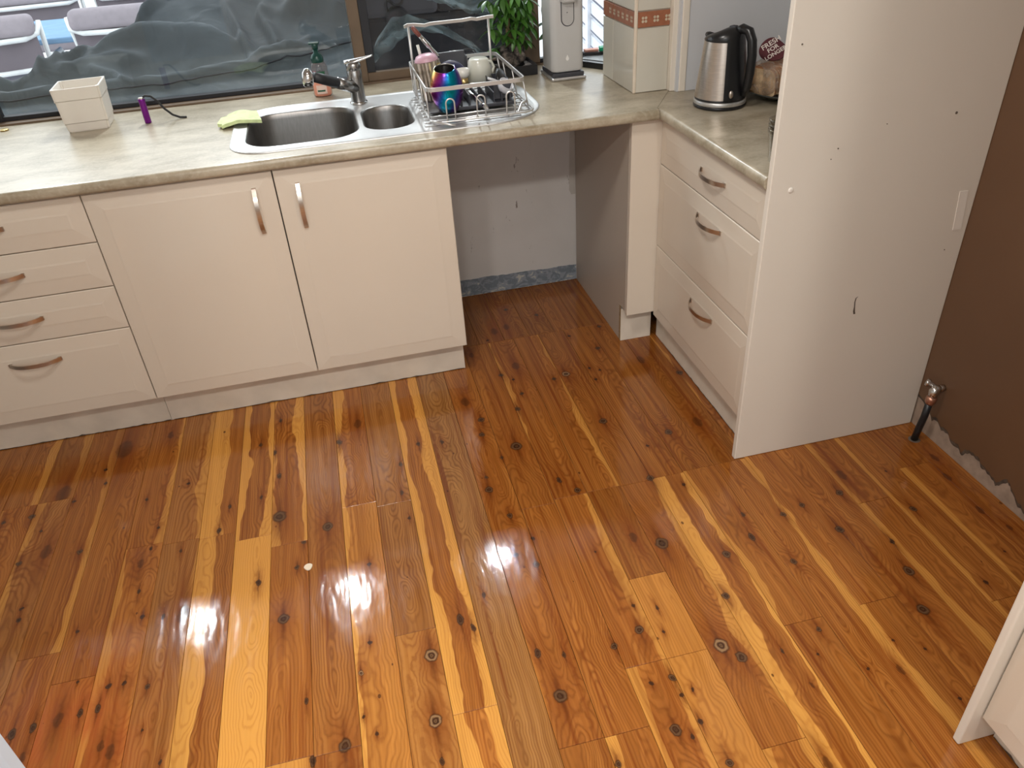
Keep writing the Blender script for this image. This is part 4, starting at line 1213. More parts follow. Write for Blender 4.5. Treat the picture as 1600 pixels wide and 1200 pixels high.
for i in range(10):
    y = 0.105 + i * 0.040
    bmr = bmesh.new(); bx(bmr, -0.047 + 0.012 * math.sin(i * 0.35), 0.30 - abs(i - 5) * 0.006, y, y + 0.022, ZD - 0.001, ZD + 0.0030, 0.0028, 2)
    put(from_bm('drain_rib', bmr, M['steel'], None, True), SK)
rp = [(-0.20, 0.565), (-0.15, 0.553), (-0.09, 0.50), (-0.045, 0.485), (-0.02, 0.52), (0.05, 0.565), (0.2, 0.565)]

# mixer tap
T = empty('mixer_tap', (-0.226, 0.515, ZD), 'satin chrome mixer tap with black pull-out spout standing behind the sink bowls', 'tap')
tx, ty = -0.226, 0.515
put(lathe('base_ring', [(0.0, ZD), (0.031, ZD), (0.031, ZD + 0.006), (0.027, ZD + 0.009), (0.0, ZD + 0.009)], M['chrome'], None, 28, (tx, ty)), T)
put(lathe('body', [(0.026, ZD + 0.009), (0.0255, 0.985), (0.0255, 1.012), (0.0245, 1.014), (0.0245, 1.017), (0.0255, 1.019), (0.0255, 1.033), (0.022, 1.042), (0.0, 1.045)], M['tap_metal'], None, 28, (tx, ty)), T)
# lever: a paddle lifting to the right
bm = bmesh.new()
secs = [(-0.030, 0.012, 1.041, 0.010), (-0.010, 0.021, 1.040, 0.014), (0.012, 0.019, 1.044, 0.012), (0.035, 0.010, 1.050, 0.008), (0.062, 0.007, 1.057, 0.006), (0.070, 0.004, 1.059, 0.004)]
R = []
for dx, hw, z, th in secs:
    R.append([bm.verts.new((tx + dx, ty - 0.25 * dx + hw * math.cos(a), z + th * math.sin(a) * (0.8 if math.sin(a) > 0 else 0.5))) for a in [k * math.pi / 5 for k in range(10)]])
for A, B in zip(R, R[1:]):
    for k in range(10): bm.faces.new((A[k], A[(k + 1) % 10], B[(k + 1) % 10], B[k]))
bm.faces.new(R[0]); bm.faces.new(R[-1])
o = from_bm('lever', bm, M['chrome'], None, True); put(o, T)
S0 = Vector((tx - 0.005, ty - 0.008, 0.958)); S1 = Vector((-0.375, 0.372, 1.040))
dv = S1 - S0
put(tube('spout_arm', [S0, S0 + dv * 0.25, S0 + dv * 0.42], [0.021, 0.0195, 0.0185], M['tap_metal'], None, 16), T)
o = put(tube('pull_out_hose_grip', [S0 + dv * 0.42, S0 + dv * 0.44, S0 + dv * 0.7, S0 + dv * 0.93], [0.017, 0.0178, 0.0172, 0.0165], M['black_rubber'], None, 16), T)
o['label'] = 'black grip of the pull-out spout'
hd = S1 + Vector((-0.006, -0.006, 0.0))
put(tube('spray_head', [hd + Vector((0.006, 0.005, 0.022)), hd + Vector((0.003, 0.003, 0.019)), hd + Vector((0, 0, 0.008)), hd + Vector((-0.003, -0.003, -0.010)), hd + Vector((-0.004, -0.004, -0.026)), hd + Vector((-0.004, -0.004, -0.030))],
         [0.006, 0.014, 0.0195, 0.020, 0.0165, 0.012], M['chrome'], None, 18), T)

# ------------------------------------------------------------------ things on the bench
# soap pump bottle
T = empty('soap_bottle', (-0.345, 0.70, 0.9005), 'clear pump bottle of peach soap with dark green top behind the large sink bowl', 'soap bottle')
def oval(name, prof, mat, c, sx, sy, n=24):
    return lathe(name, prof, M[mat], None, n, c, True, True, sx, sy)
cc = (-0.345, 0.70)
put(oval('bottle', [(0.0, 0.9007), (0.031, 0.9007), (0.035, 0.906), (0.0345, 0.95), (0.030, 0.985), (0.029, 1.005), (0.022, 1.016), (0.016, 1.020)], 'soap_clear', cc, 1.0, 0.72), T)
put(oval('soap_fill', [(0.0, 0.902), (0.030, 0.902), (0.0335, 0.907), (0.033, 0.945), (0.0315, 0.960), (0.0, 0.960)], 'soap_liquid', cc, 0.97, 0.68), T)
put(oval('collar', [(0.0, 1.018), (0.021, 1.018), (0.0225, 1.022), (0.0225, 1.034), (0.017, 1.045), (0.009, 1.050), (0.009, 1.066), (0.0, 1.066)], 'pump', cc, 1, 1), T)
put(tube('pump_head', [(-0.345, 0.70, 1.064), (-0.345, 0.70, 1.084)], [0.0105, 0.0125], M['pump'], None, 14), T)
put(box('pump_nozzle', -0.366, -0.328, 0.688, 0.702, 1.080, 1.0885, M['pump'], None, 0.003), T)
def label_patch(name, a0, a1, z0, z1, mat, r=0.0352, lab=None):
    bm = bmesh.new(); N = 8; prev = None
    for i in range(N + 1):
        a = a0 + (a1 - a0) * i / N
        x, y = cc[0] + r * math.cos(a), cc[1] + r * 0.735 * math.sin(a)
        cur = (bm.verts.new((x, y, z0)), bm.verts.new((x, y, z1)))
        if prev: bm.faces.new((prev[0], cur[0], cur[1], prev[1]))
        prev = cur
    o = from_bm(name, bm, M[mat]); put(o, T)
    if lab: o['label'] = lab
M['label_green'] = simple('label_green', (0.02, 0.10, 0.05), 0.5); M['label_pink'] = simple('label_pink', (0.70, 0.10, 0.18), 0.5); M['label_pale'] = simple('label_pale', (0.80, 0.60, 0.52), 0.4)
label_patch('label', -2.1, -1.0, 0.966, 0.990, 'label_green', 0.0337, 'dark green front label')
label_patch('label', -2.45, -1.95, 0.978, 0.992, 'label_pink', 0.0342, 'pink flower spot on the label')
label_patch('label', -2.1, -1.0, 0.9735, 0.9765, 'print_white', 0.0341)
label_patch('label', -2.2, -1.1, 0.912, 0.943, 'label_pale', 0.0355, 'pale lower label')
label_patch('label', -2.1, -1.3, 0.920, 0.926, 'label_green', 0.0358)

# white square planter, empty
T = empty('planter_box', (-1.153, 0.650, 0.9005), 'empty square white plastic planter box on the left of the bench', 'planter', None, math.radians(3)); T.scale = (1.06, 1.06, 1.03)
def planter():
    bm = bmesh.new()
    def sq(h, z): return [bm.verts.new(p + (z,)) for p in ((-h, -h), (h, -h), (h, h), (-h, h))]
    prof = [(0.061, 0.0), (0.0625, 0.004), (0.0655, 0.028), (0.0668, 0.030), (0.0695, 0.100), (0.0708, 0.102), (0.0725, 0.136), (0.0715, 0.139), (0.0675, 0.139), (0.0655, 0.128), (0.060, 0.006)]
    R = [sq(*q) for q in prof]
    for A, B in zip(R, R[1:]):
        for k in range(4): bm.faces.new((A[k], A[(k + 1) % 4], B[(k + 1) % 4], B[k]))
    bm.faces.new(R[0]); bm.faces.new(R[-1])
    es = [e for e in bm.edges if abs(e.verts[0].co.z - e.verts[1].co.z) > 0.003 and abs(e.verts[0].co.x) > 0.0605]
    bmesh.ops.bevel(bm, geom=es, offset=0.006, segments=2, affect='EDGES')
    return from_bm('shell', bm, M['white_plastic'], T)
planter()
# torch
T = empty('torch', (-0.957, 0.598, 0.9005), 'small purple metal torch standing upright with a black wrist strap', 'torch')
put(lathe('barrel', [(0, 0.9007), (0.0105, 0.9007), (0.0112, 0.902), (0.0112, 0.972), (0.0118, 0.974), (0.0118, 0.980), (0.0105, 0.982), (0.0, 0.982)], M['purple'], None, 18, (-0.957, 0.598)), T)
o = put(lathe('tail_cap', [(0, 0.986), (0.009, 0.986), (0.010, 0.982)], M['nickel'], None, 14, (-0.957, 0.598)), T)
put(tube('strap', [(-0.950, 0.598, 0.985), (-0.943, 0.598, 0.990), (-0.925, 0.598, 0.987), (-0.908, 0.600, 0.968), (-0.893, 0.602, 0.941), (-0.872, 0.604, 0.917), (-0.850, 0.606, 0.905), (-0.828, 0.606, 0.9028)], 0.003, M['black_rubber'], None, 6, False, (0.007, 0.003)), T)
# brass cap
o = lathe('brass_cap', [(0, 0.9055), (0.012, 0.9055), (0.014, 0.904), (0.014, 0.9005), (0, 0.9005)], M['gold'], None, 20, (-1.462, 0.728))
tag(o, 'small round brass cap lying by the window frame at far left', 'cap')
# green cloth
def cloth():
    pts = [(-0.716, 0.441), (-0.693, 0.350), (-0.555, 0.388), (-0.589, 0.512), (-0.672, 0.515)]
    import mathutils
    bm = bmesh.new()
    N = 14
    def q(u, v):
        a = Vector((-0.712, 0.375)).lerp(Vector((-0.560, 0.385)), u); b2 = Vector((-0.700, 0.505)).lerp(Vector((-0.580, 0.520)), u)
        p = a.lerp(b2, v)
        cut = max(0, 0.22 - u) * 0.10
        return p + Vector((cut * (1 if abs(v - 0.5) > 0.3 else 0.2), 0))
    for top in (1, 0):
        g = []
        for i in range(N + 1):
            row = []
            for j in range(N + 1):
                u, v = i / N, j / N
                p = q(u, v)
                z = 0.906 + 0.010 * math.exp(-((u - 0.55) / 0.28) ** 2) + 0.003 * noise.noise(Vector((u * 4, v * 4, 2)))
                row.append(bm.verts.new((p.x, p.y, z + 0.011 * top)))
            g.append(row)
        for i in range(N):
            for j in range(N): bm.faces.new((g[i][j], g[i + 1][j], g[i + 1][j + 1], g[i][j + 1]))
        if top: G1 = g
        else: G0 = g
    rim = lambda g: [g[i][0] for i in range(N)] + [g[N][j] for j in range(N)] + [g[i][N] for i in range(N, 0, -1)] + [g[0][j] for j in range(N, 0, -1)]
    A, B = rim(G1), rim(G0)
    for i in range(len(A)): bm.faces.new((A[i], A[(i + 1) % len(A)], B[(i + 1) % len(A)], B[i]))
    o = from_bm('sponge_cloth', bm, M['mint'], None, False)
    smooth_by_angle(o, 50)
    tag(o, 'folded pale green sponge cloth over the left rim of the sink', 'cloth')
cloth()
# little blue brush in the small bowl
T = empty('dish_brush', (-0.125, 0.21, 0.785), 'small dark blue brush handle standing in the small sink bowl', 'brush')
put(tube('handle', [(-0.125, 0.215, 0.786), (-0.128, 0.200, 0.84), (-0.134, 0.185, 0.885)], [0.012, 0.010, 0.004], M['brush_blue'], None, 10), T)
put(lathe('bristles', [(0, 0.7845), (0.022, 0.7845), (0.018, 0.80), (0, 0.802)], M['cup_white'], None, 14, (-0.125, 0.217)), T)

# dish rack -----------------------------------------------------------
T = empty('dish_rack', (0.13, 0.32, 0.906), 'silver wire dish rack with raised back bar on the sink drainboard', 'dish rack')
RZ = 0.9065
rx0, rx1, ry0, ry1 = -0.030, 0.285, 0.10, 0.54
def rr(x0, x1, y0, y1, z, r=0.025, seg=4):
    return [(p.x, p.y, z) for p in round_poly([(x0, y0, r), (x1, y0, r), (x1, y1, r), (x0, y1, r)], seg)]
put(tube('rim', rr(rx0, rx1, ry0, ry1, 1.014), 0.004, M['wire'], None, 6, True, (0.012, 0.004)), T)
put(tube('base_rail', rr(rx0 + 0.005, rx1 + 0.028, ry0 - 0.012, ry1, RZ + 0.010, 0.04), 0.0035, M['wire'], None, 8, True), T)
for i in range(9):
    y = ry0 + 0.005 + i * 0.05
    put(tube('floor_wire', [(rx0 + 0.006, y, RZ + 0.012), (rx1 + 0.026, y, RZ + 0.012)], 0.0022, M['wire'], None, 6), T)
for (x, y) in ((rx0, ry0 + 0.03), (rx0, 0.25), (rx0, 0.40), (rx0, ry1 - 0.03), (rx1, ry0 + 0.03), (rx1, 0.28), (rx1, 0.42), (rx1, ry1 - 0.03), (rx0 + 0.05, ry1), (0.18, ry1), (0.24, ry1)):
    bxo = 0.014 if x > 0.2 and y < ry1 else 0.003
    put(tube('upright', [(x, y, 1.012), (x + bxo, y, RZ + 0.012)], 0.0022, M['wire'], None, 6), T)
for x in (0.038, 0.136, 0.232):
    w = 0.0135
    pts = [(x - w, ry0 - 0.012, RZ + 0.010), (x - w, ry0 - 0.012, 0.972)]
    pts += [(x - w * math.cos(a), ry0 - 0.012, 0.972 + w * math.sin(a)) for a in [k * math.pi / 8 for k in range(1, 8)]]
    pts += [(x + w, ry0 - 0.012, 0.972), (x + w, ry0 - 0.012, RZ + 0.010)]
    put(tube('cup_hook', pts, 0.0025, M['wire'], None, 7), T)
# curled feet on the front corners
put(tube('foot', [(rx0 + 0.006, ry0 + 0.03, RZ + 0.01), (rx0 + 0.02, ry0 - 0.01, RZ + 0.012), (rx0 + 0.055, ry0 - 0.03, RZ + 0.006), (rx0 + 0.075, ry0 - 0.035, RZ + 0.002)], 0.0042, M['wire'], None, 8), T)
put(tube('foot', [(0.225, ry0 - 0.012, RZ + 0.006), (0.258, ry0 - 0.005, RZ + 0.012), (0.275, ry0 + 0.02, RZ + 0.030), (0.296, ry0 + 0.03, RZ + 0.034)], 0.0042, M['wire'], None, 8), T)
# raised back frame
for x in (-0.026, 0.250):
    put(tube('post', [(x, 0.45, RZ + 0.012), (x, 0.45, 1.148)], 0.0042, M['wire'], None, 8), T)
put(tube('top_bar', [(-0.040, 0.440, 1.147), (-0.028, 0.45, 1.150), (-0.005, 0.45, 1.149), (0.03, 0.45, 1.1435), (0.05, 0.45, 1.147), (0.11, 0.45, 1.1475), (0.16, 0.45, 1.1475), (0.19, 0.45, 1.150), (0.21, 0.45, 1.1465), (0.25, 0.45, 1.150), (0.268, 0.444, 1.151)], 0.005, M['wire'], None, 6, False, (0.010, 0.006)), T)
# grey plastic inserts
pi_ = put(box('plate_insert', 0.075, 0.262, 0.185, 0.335, RZ + 0.016, RZ + 0.026, M['dark_grey'], None, 0.003), T)
for i in range(7):
    x = 0.090 + i * 0.027
    bmf = bmesh.new()
    bx(bmf, x, x + 0.004, 0.19, 0.33, RZ + 0.026, RZ + 0.058, 0.0012, 1)
    under(from_bm('fin', bmf, M['dark_grey']), pi_, T)
put(box('drip_mat', -0.015, 0.275, 0.185, 0.36, RZ + 0.0145, RZ + 0.0175, M['dark_grey'], None, 0.001, 1), T)
def open_box(name, x0, x1, y0, y1, z0, z1, t, mat):
    bm = bmesh.new()
    bx(bm, x0, x1, y0, y0 + t, z0, z1); bx(bm, x0, x1, y1 - t, y1, z0, z1)
    bx(bm, x0, x0 + t, y0 + t, y1 - t, z0, z1); bx(bm, x1 - t, x1, y0 + t, y1 - t, z0, z1)
    bx(bm, x0 + t, x1 - t, y0 + t, y1 - t, z0, z0 + t)
    return from_bm(name, bm, M[mat])
o = put(open_box('cutlery_holder', 0.055, 0.170, 0.475, 0.534, RZ + 0.02, 1.028, 0.003, 'dark_grey'), T); o['label'] = 'dark grey cutlery holder hung inside the back rim'
o = put(open_box('side_holder', 0.205, 0.268, 0.21, 0.36, RZ + 0.03, 0.985, 0.003, 'dark_grey'), T); o['label'] = 'dark grey holder inside the right rim'
put(tube('back_loop', [(0.075, 0.575, 1.005), (0.08, 0.575, 1.022), (0.10, 0.575, 1.027), (0.20, 0.575, 1.031), (0.215, 0.575, 1.027), (0.225, 0.575, 1.010), (0.225, 0.543, 1.006)], 0.002, M['black'], None, 6), T)

# things in the rack
o = lathe('iridescent_tumbler', [(0.0, 0.0), (0.024, 0.0), (0.030, 0.004), (0.042, 0.035), (0.0475, 0.065), (0.045, 0.095), (0.0385, 0.120), (0.0305, 0.1365), (0.0292, 0.138), (0.028, 0.1365), (0.0285, 0.130), (0.034, 0.11), (0.038, 0.07), (0.028, 0.012), (0, 0.01)], M['rainbow'], None, 36)
o.data.materials.append(M['tap_metal'])
for p in o.data.polygons:
    cz = p.center.z; r = math.hypot(p.center.x, p.center.y)
    if (cz > 0.0085 and r < 0.0292 and cz > 0.135) or (p.normal.x * p.center.x + p.normal.y * p.center.y < 0 and cz > 0.012 and r < 0.039 and r < 0.0475 - 0.005 and p.normal.z >= -1):
        if p.normal.x * p.center.x + p.normal.y * p.center.y < 0: p.material_index = 1
o.scale = (1.13, 1.13, 1.0); o.location = (0.048, 0.195, 0.9275); o.rotation_euler = (math.radians(14), math.radians(-3), 0)
tag(o, 'egg-shaped rainbow iridescent steel tumbler at the front of the dish rack', 'tumbler')

T = empty('ribbed_bottle', (0.024, 0.36, 0.922), 'ribbed steel drink bottle with lilac lid at the left of the dish rack', 'bottle')
rb = (0.012, 0.36)
bm = bmesh.new(); n = 48
prof = [(0.0, 0.9205), (0.030, 0.9205), (0.0335, 0.925), (0.0345, 1.02), (0.0345, 1.046), (0.0, 1.0465)]
R = []
for r, z in prof:
    if r == 0: R.append([bm.verts.new((0, 0, z - 0.9205))])
    else: R.append([bm.verts.new((r * (1 + (0.045 if k % 4 < 2 else -0.045)) * math.cos(2 * math.pi * k / n), r * (1 + (0.045 if k % 4 < 2 else -0.045)) * math.sin(2 * math.pi * k / n), z - 0.9205)) for k in range(n)])
for A, B in zip(R, R[1:]):
    for k in range(n):
        a = [A[0]] if len(A) == 1 else [A[k], A[(k + 1) % n]]; b2 = [B[0]] if len(B) == 1 else [B[(k + 1) % n], B[k]]
        bm.faces.new(a + b2)
o = from_bm('body', bm, M['nickel'], T)
o2 = lathe('lid', [(0.033, 0.126), (0.033, 0.131), (0.027, 0.143), (0.015, 0.149), (0, 0.150)], M['lilac'], T, 28)
o3 = tube('straw', [(-0.012, 0.012, 0.135), (-0.014, 0.016, 0.178)], 0.0042, M['cup_white'], T, 8)
bm = bmesh.new(); prev = None
for i in range(7):
    a = -0.9 + 0.75 * i / 6
    cur = (bm.verts.new((0.0372 * math.cos(a), 0.0372 * math.sin(a), 0.088)), bm.verts.new((0.0372 * math.cos(a), 0.0372 * math.sin(a), 0.116)))
    if prev: bm.faces.new((prev[0], cur[0], cur[1], prev[1]))
    prev = cur
from_bm('label', bm, M['yellow_label'], T)['label'] = 'yellow paper sticker'
T.rotation_euler = (math.radians(-4), math.radians(-5), 0); T.scale = (1.22, 1.22, 1.0)

def cup_profile(r0, r1, h, t=0.003):
    return [(0, h), (r1 - 0.004, h), (r1, h - 0.004), (r0, 0.0), (r0 - t, 0.0), (r1 - t, h - 0.007), (0, h - 0.006)]
T = empty('mug', (0.193, 0.385, 0.9665), 'cream mug turned upside down on the grey fins of the dish rack', 'mug')
lathe('body', cup_profile(0.050, 0.034, 0.068), M['cup_cream'], T, 32)
hb = bmesh.new()
sweep(hb, [(0.030, 0.022, 0.052), (0.050, 0.030, 0.047), (0.060, 0.034, 0.028), (0.050, 0.028, 0.010), (0.038, 0.024, 0.010)], 0.0048, 8)
from_bm('handle', hb, M['cup_cream'], T, True)
T = empty('espresso_cup', (0.128, 0.335, 0.9665), 'small white cup with brass foot between tumbler and cream mug', 'cup')
lathe('bowl', [(0.0, 0.020), (0.013, 0.020), (0.021, 0.030), (0.022, 0.050), (0.020, 0.050), (0.019, 0.034), (0, 0.026)], M['cup_white'], T, 24)
lathe('foot', [(0, 0), (0.015, 0), (0.017, 0.004), (0.0145, 0.0205), (0, 0.0205)], M['gold'], T, 24)
o = lathe('navy_bowl', [(0.0, 0.0), (0.02, 0.0), (0.040, 0.012), (0.056, 0.034), (0.054, 0.035), (0.038, 0.015), (0, 0.004)], M['navy'], None, 28)
o.rotation_euler = (math.radians(62), 0, math.radians(-12)); o.location = (0.102, 0.425, 0.965)
tag(o, 'dark navy bowl standing on edge behind the iridescent tumbler', 'bowl')
o = box('black_tray', -0.075, 0.062, -0.004, 0.004, 0.0, 0.125, M['dark_grey'], None, 0.003)
o.location = (0.100, 0.462, 0.924); o.rotation_euler = (math.radians(-6), 0, math.radians(2))
tag(o, 'flat dark grey tray standing along the back of the dish rack', 'tray')
T = empty('spatula', (0.02, 0.44, 0.93), 'steel and wood handled spatula leaning across the back of the dish rack', 'spatula')
U = lambda q: Vector((-0.016, 0.428, 1.146)).lerp(Vector((0.062, 0.415, 1.046)), q)
M['red_wood'] = simple('red_brown_wood', (0.20, 0.06, 0.045), 0.4, var=0.2, scale=60)
put(tube('handle', [U(0.0), U(0.12), U(0.3)], [0.0065, 0.008, 0.0068], M['red_wood'], None, 10), T)
put(tube('shaft', [U(0.29), U(0.5), U(0.62), U(0.66), U(0.9), U(1.0)], [0.0068, 0.008, 0.0085, 0.006, 0.0072, 0.005], M['chrome'], None, 10), T)
T = empty('measuring_scoop', (0.235, 0.21, 0.962), 'pale grey measuring scoop lying over the right side of the rack', 'scoop')
lathe('cup', [(0, 0.0), (0.016, 0.0), (0.024, 0.010), (0.026, 0.030), (0.024, 0.030), (0.021, 0.011), (0, 0.003)], simple('pale_grey_plastic', (0.55, 0.55, 0.58), 0.35), T, 22)
tube('handle', [(-0.020, 0.0, 0.027), (-0.05, 0.004, 0.034), (-0.075, 0.006, 0.036)], 0.004, simple('pale_grey_plastic_2', (0.60, 0.60, 0.62), 0.35), T, 8)
T.rotation_euler = (math.radians(35), math.radians(15), math.radians(20))
o = lathe('black_dish', [(0, 0.010), (0.010, 0.012), (0.040, 0.008), (0.045, 0.0), (0.043, 0.0), (0.038, 0.005), (0, 0.006)], M['black'], None, 28)
o.rotation_euler = (math.radians(70), math.radians(20), math.radians(55)); o.location = (0.250, 0.290, 0.972)
tag(o, 'round black dish standing at the right end of the dish rack', 'dish')
T = empty('spoon', (0.13, 0.17, 0.93), 'steel spoon standing among the fins of the dish rack', 'spoon')
put(tube('handle', [(0.120, 0.19, 0.975), (0.150, 0.15, 0.945)], [0.004, 0.003], M['chrome'], None, 8), T)
put(tube('bowl', [(0.150, 0.15, 0.945), (0.158, 0.14, 0.937), (0.166, 0.128, 0.930)], [0.003, 0.008, 0.003], M['chrome'], None, 10), T)

# kettle --------------------------------------------------------------
KX, KY = 0.888, -0.045
T = empty('kettle', (KX, KY, 0.9005), 'brushed steel electric kettle with black handle on the right bench', 'kettle', None, math.radians(-62))
put2 = lambda o: (setattr(o, 'parent', T), o)[1]
put2(lathe('power_base', [(0, 0.0), (0.080, 0.0), (0.083, 0.003), (0.083, 0.008), (0.0815, 0.010), (0, 0.010)], M['black'], None, 40))
put2(lathe('base_ring', [(0.0815, 0.011), (0.0825, 0.013), (0.0820, 0.022), (0.080, 0.024), (0.0, 0.024)], M['steel'], None, 40))
o = put2(lathe('foot_band', [(0.0, 0.0245), (0.0795, 0.0245), (0.0795, 0.031), (0, 0.031)], M['black'], None, 40))
def kr(z): return 0.0805 - 0.0205 * (z - 0.031) / 0.17
bm = bmesh.new(); n = 64
zs = [0.031, 0.06, 0.10, 0.14, 0.17, 0.196]
R = []
for z in zs: R.append([bm.verts.new((kr(z) * math.cos(2 * math.pi * k / n), kr(z) * math.sin(2 * math.pi * k / n), z)) for k in range(n)])
for A, B in zip(R, R[1:]):
    for k in range(n): bm.faces.new((A[k], A[(k + 1) % n], B[(k + 1) % n], B[k]))
bm.faces.new(R[0]); bm.faces.new(R[-1])
body = from_bm('body', bm, None, T, True); body.data.materials.append(M['nickel']); smooth_by_angle(body, 40)
# black spine along the handle side
bm = bmesh.new()
a0, a1 = -0.82, 0.82
cols = []
for z in zs + [0.205]:
    row = []
    for i in range(13):
        a = a0 + (a1 - a0) * i / 12
        row.append(bm.verts.new(((kr(z) + 0.0022) * math.cos(a), (kr(z) + 0.0022) * math.sin(a), z)))
    cols.append(row)
for A, B in zip(cols, cols[1:]):
    for k in range(12): bm.faces.new((A[k], A[k + 1], B[k + 1], B[k]))
o = from_bm('spine', bm, M['black'], T, True); o['label'] = 'black plastic back below the handle'
# lid, sloping up to the handle, with spout lip
bm = bmesh.new(); n = 40
R = []
for r, z, tl in ((1.0, 0.196, 0.0), (1.01, 0.203, 0.004), (0.93, 0.214, 0.010), (0.7, 0.222, 0.012), (0.35, 0.225, 0.010)):
    R.append([bm.verts.new((0.061 * r * math.cos(2 * math.pi * k / n), 0.061 * r * math.sin(2 * math.pi * k / n), z + tl * math.cos(2 * math.pi * k / n))) for k in range(n)])
for A, B in zip(R, R[1:]):
    for k in range(n): bm.faces.new((A[k], A[(k + 1) % n], B[(k + 1) % n], B[k]))
ce = bm.verts.new((0, 0, 0.227))
for k in range(n): bm.faces.new((R[-1][k], R[-1][(k + 1) % n], ce))
from_bm('lid', bm, M['black'], T, True)
o = put2(box('lid_button', 0.018, 0.038, -0.012, 0.012, 0.224, 0.238, M['dark_grey'], None, 0.004))
hb = bmesh.new()
sweep(hb, [(0.040, 0, 0.222), (0.062, 0, 0.232), (0.084, 0, 0.226), (0.097, 0, 0.200), (0.102, 0, 0.160), (0.101, 0, 0.110), (0.096, 0, 0.070), (0.086, 0, 0.042)], [0.013, 0.014, 0.0145, 0.0145, 0.014, 0.0135, 0.013, 0.010], 12)
from_bm('handle', hb, M['black'], T, True)
o = put2(lathe('switch', [(0, 0.004), (0.010, 0.003), (0.012, 0)], M['nickel'], None, 16, (0, 0), True, True, 1, 0.6))
o.location = (0.083 * math.cos(-0.55), 0.083 * math.sin(-0.55), 0.050); o.rotation_euler = (0, math.radians(88), -0.55)
bm = bmesh.new()
sp_ = [(-0.0605, 0.0, 0.165, 0.006), (-0.0645, 0, 0.150, 0.008), (-0.0690, 0, 0.120, 0.009), (-0.0715, 0, 0.090, 0.008), (-0.0755, 0, 0.060, 0.006)]
sweep(bm, [p[:3] for p in sp_], [p[3] for p in sp_], 10)
o = from_bm('water_gauge', bm, simple('pale_gauge', (0.45, 0.43, 0.36), 0.3), T, True)
bm = bmesh.new()
sweep(bm, [(-0.046, 0, 0.196), (-0.062, 0, 0.203), (-0.070, 0, 0.206)], [0.016, 0.011, 0.006], 10)
from_bm('spout', bm, M['black'], T, True)

# bread in its bag, on a glass dish -------------------------------------
T = empty('glass_dish', (1.125, -0.03, 0.9005), 'dark oval glass dish under the bread bag beside the kettle', 'dish')
M['dish'] = simple('smoky_glass', (0.05, 0.055, 0.05), 0.08, var=0.1)
lathe('dish', [(0, 0.0), (0.075, 0.0), (0.085, 0.004), (0.145, 0.026), (0.150, 0.030), (0.147, 0.031), (0.085, 0.008), (0, 0.004)], M['dish'], T, 40, (0, 0), True, True, 0.95, 1.15)
T = empty('bread_bag', (1.15, -0.03, 0.92), 'sliced bread in a clear plastic bag with dark red label behind the kettle', 'bread')
BR = Matrix.Translation((1.108, 0.000, 0.910)) @ Matrix.Rotation(math.radians(28), 4, 'Z')
def slice_mesh():
    pts = round_poly([(-0.055, 0.0, 0.012), (0.055, 0.0, 0.012), (0.055, 0.075, 0.02), (-0.055, 0.075, 0.02)], 4)
    bm = bmesh.new()
    A = [bm.verts.new((-0.0055, p.x, p.y + (0.010 * math.cos(p.x * 25) if p.y > 0.04 else 0))) for p in pts]; B = [bm.verts.new((0.0055, p.x, p.y + (0.010 * math.cos(p.x * 25) if p.y > 0.04 else 0))) for p in pts]
    f1 = bm.faces.new(A); f2 = bm.faces.new(B)
    side = []
    for i in range(len(pts)): side.append(bm.faces.new((A[i], A[(i + 1) % len(pts)], B[(i + 1) % len(pts)], B[i])))
    for f in side: f.material_index = 1
    return from_bm('slice', bm, [M['bread'], M['crust']], T)
s0 = slice_mesh()
for i in range(12):
    s = s0 if i == 0 else s0.copy()
    if i: COL.objects.link(s)
    s.parent = T
    s.matrix_local = Matrix.Translation(-T.location) @ BR @ Matrix.Translation((-0.085 + i * 0.0145, 0.002 * math.sin(i * 2.1), 0.006)) @ Matrix.Rotation(0.10 * math.sin(i * 1.7), 4, 'Z') @ Matrix.Rotation(-0.10, 4, 'Y')
def bag():
    bm = bmesh.new(); n = 28; R = []
    sec = [(-0.125, 0.028, 0.030, 0.075), (-0.105, 0.055, 0.042, 0.052), (-0.085, 0.062, 0.050, 0.050), (-0.03, 0.064, 0.054, 0.052), (0.04, 0.064, 0.054, 0.052), (0.085, 0.060, 0.050, 0.050), (0.10, 0.045, 0.040, 0.050), (0.108, 0.010, 0.010, 0.050)]
    for i, (x, a, b2, zc) in enumerate(sec):
        row = []
        for k in range(n):
            t = 2 * math.pi * k / n
            q = 1 + 0.07 * noise.noise(Vector((x * 30, math.cos(t) * 2.2, math.sin(t) * 2.2)))
            row.append(bm.verts.new((x, a * q * math.copysign(abs(math.cos(t)) ** 0.75, math.cos(t)), zc + b2 * q * math.copysign(abs(math.sin(t)) ** 0.75, math.sin(t)))))
        R.append(row)
    for A, B in zip(R, R[1:]):
        for k in range(n): bm.faces.new((A[k], A[(k + 1) % n], B[(k + 1) % n], B[k]))
    bm.faces.new(R[-1])
    # gathered tail, folded back over the top
    tail = [(-0.128, 0.0, 0.078), (-0.135, 0.0, 0.100), (-0.12, 0.0, 0.118)]
    o = from_bm('bag', bm, M['bag'], T, True)
    o.matrix_local = Matrix.Translation(-T.location) @ BR
    return o
bag()
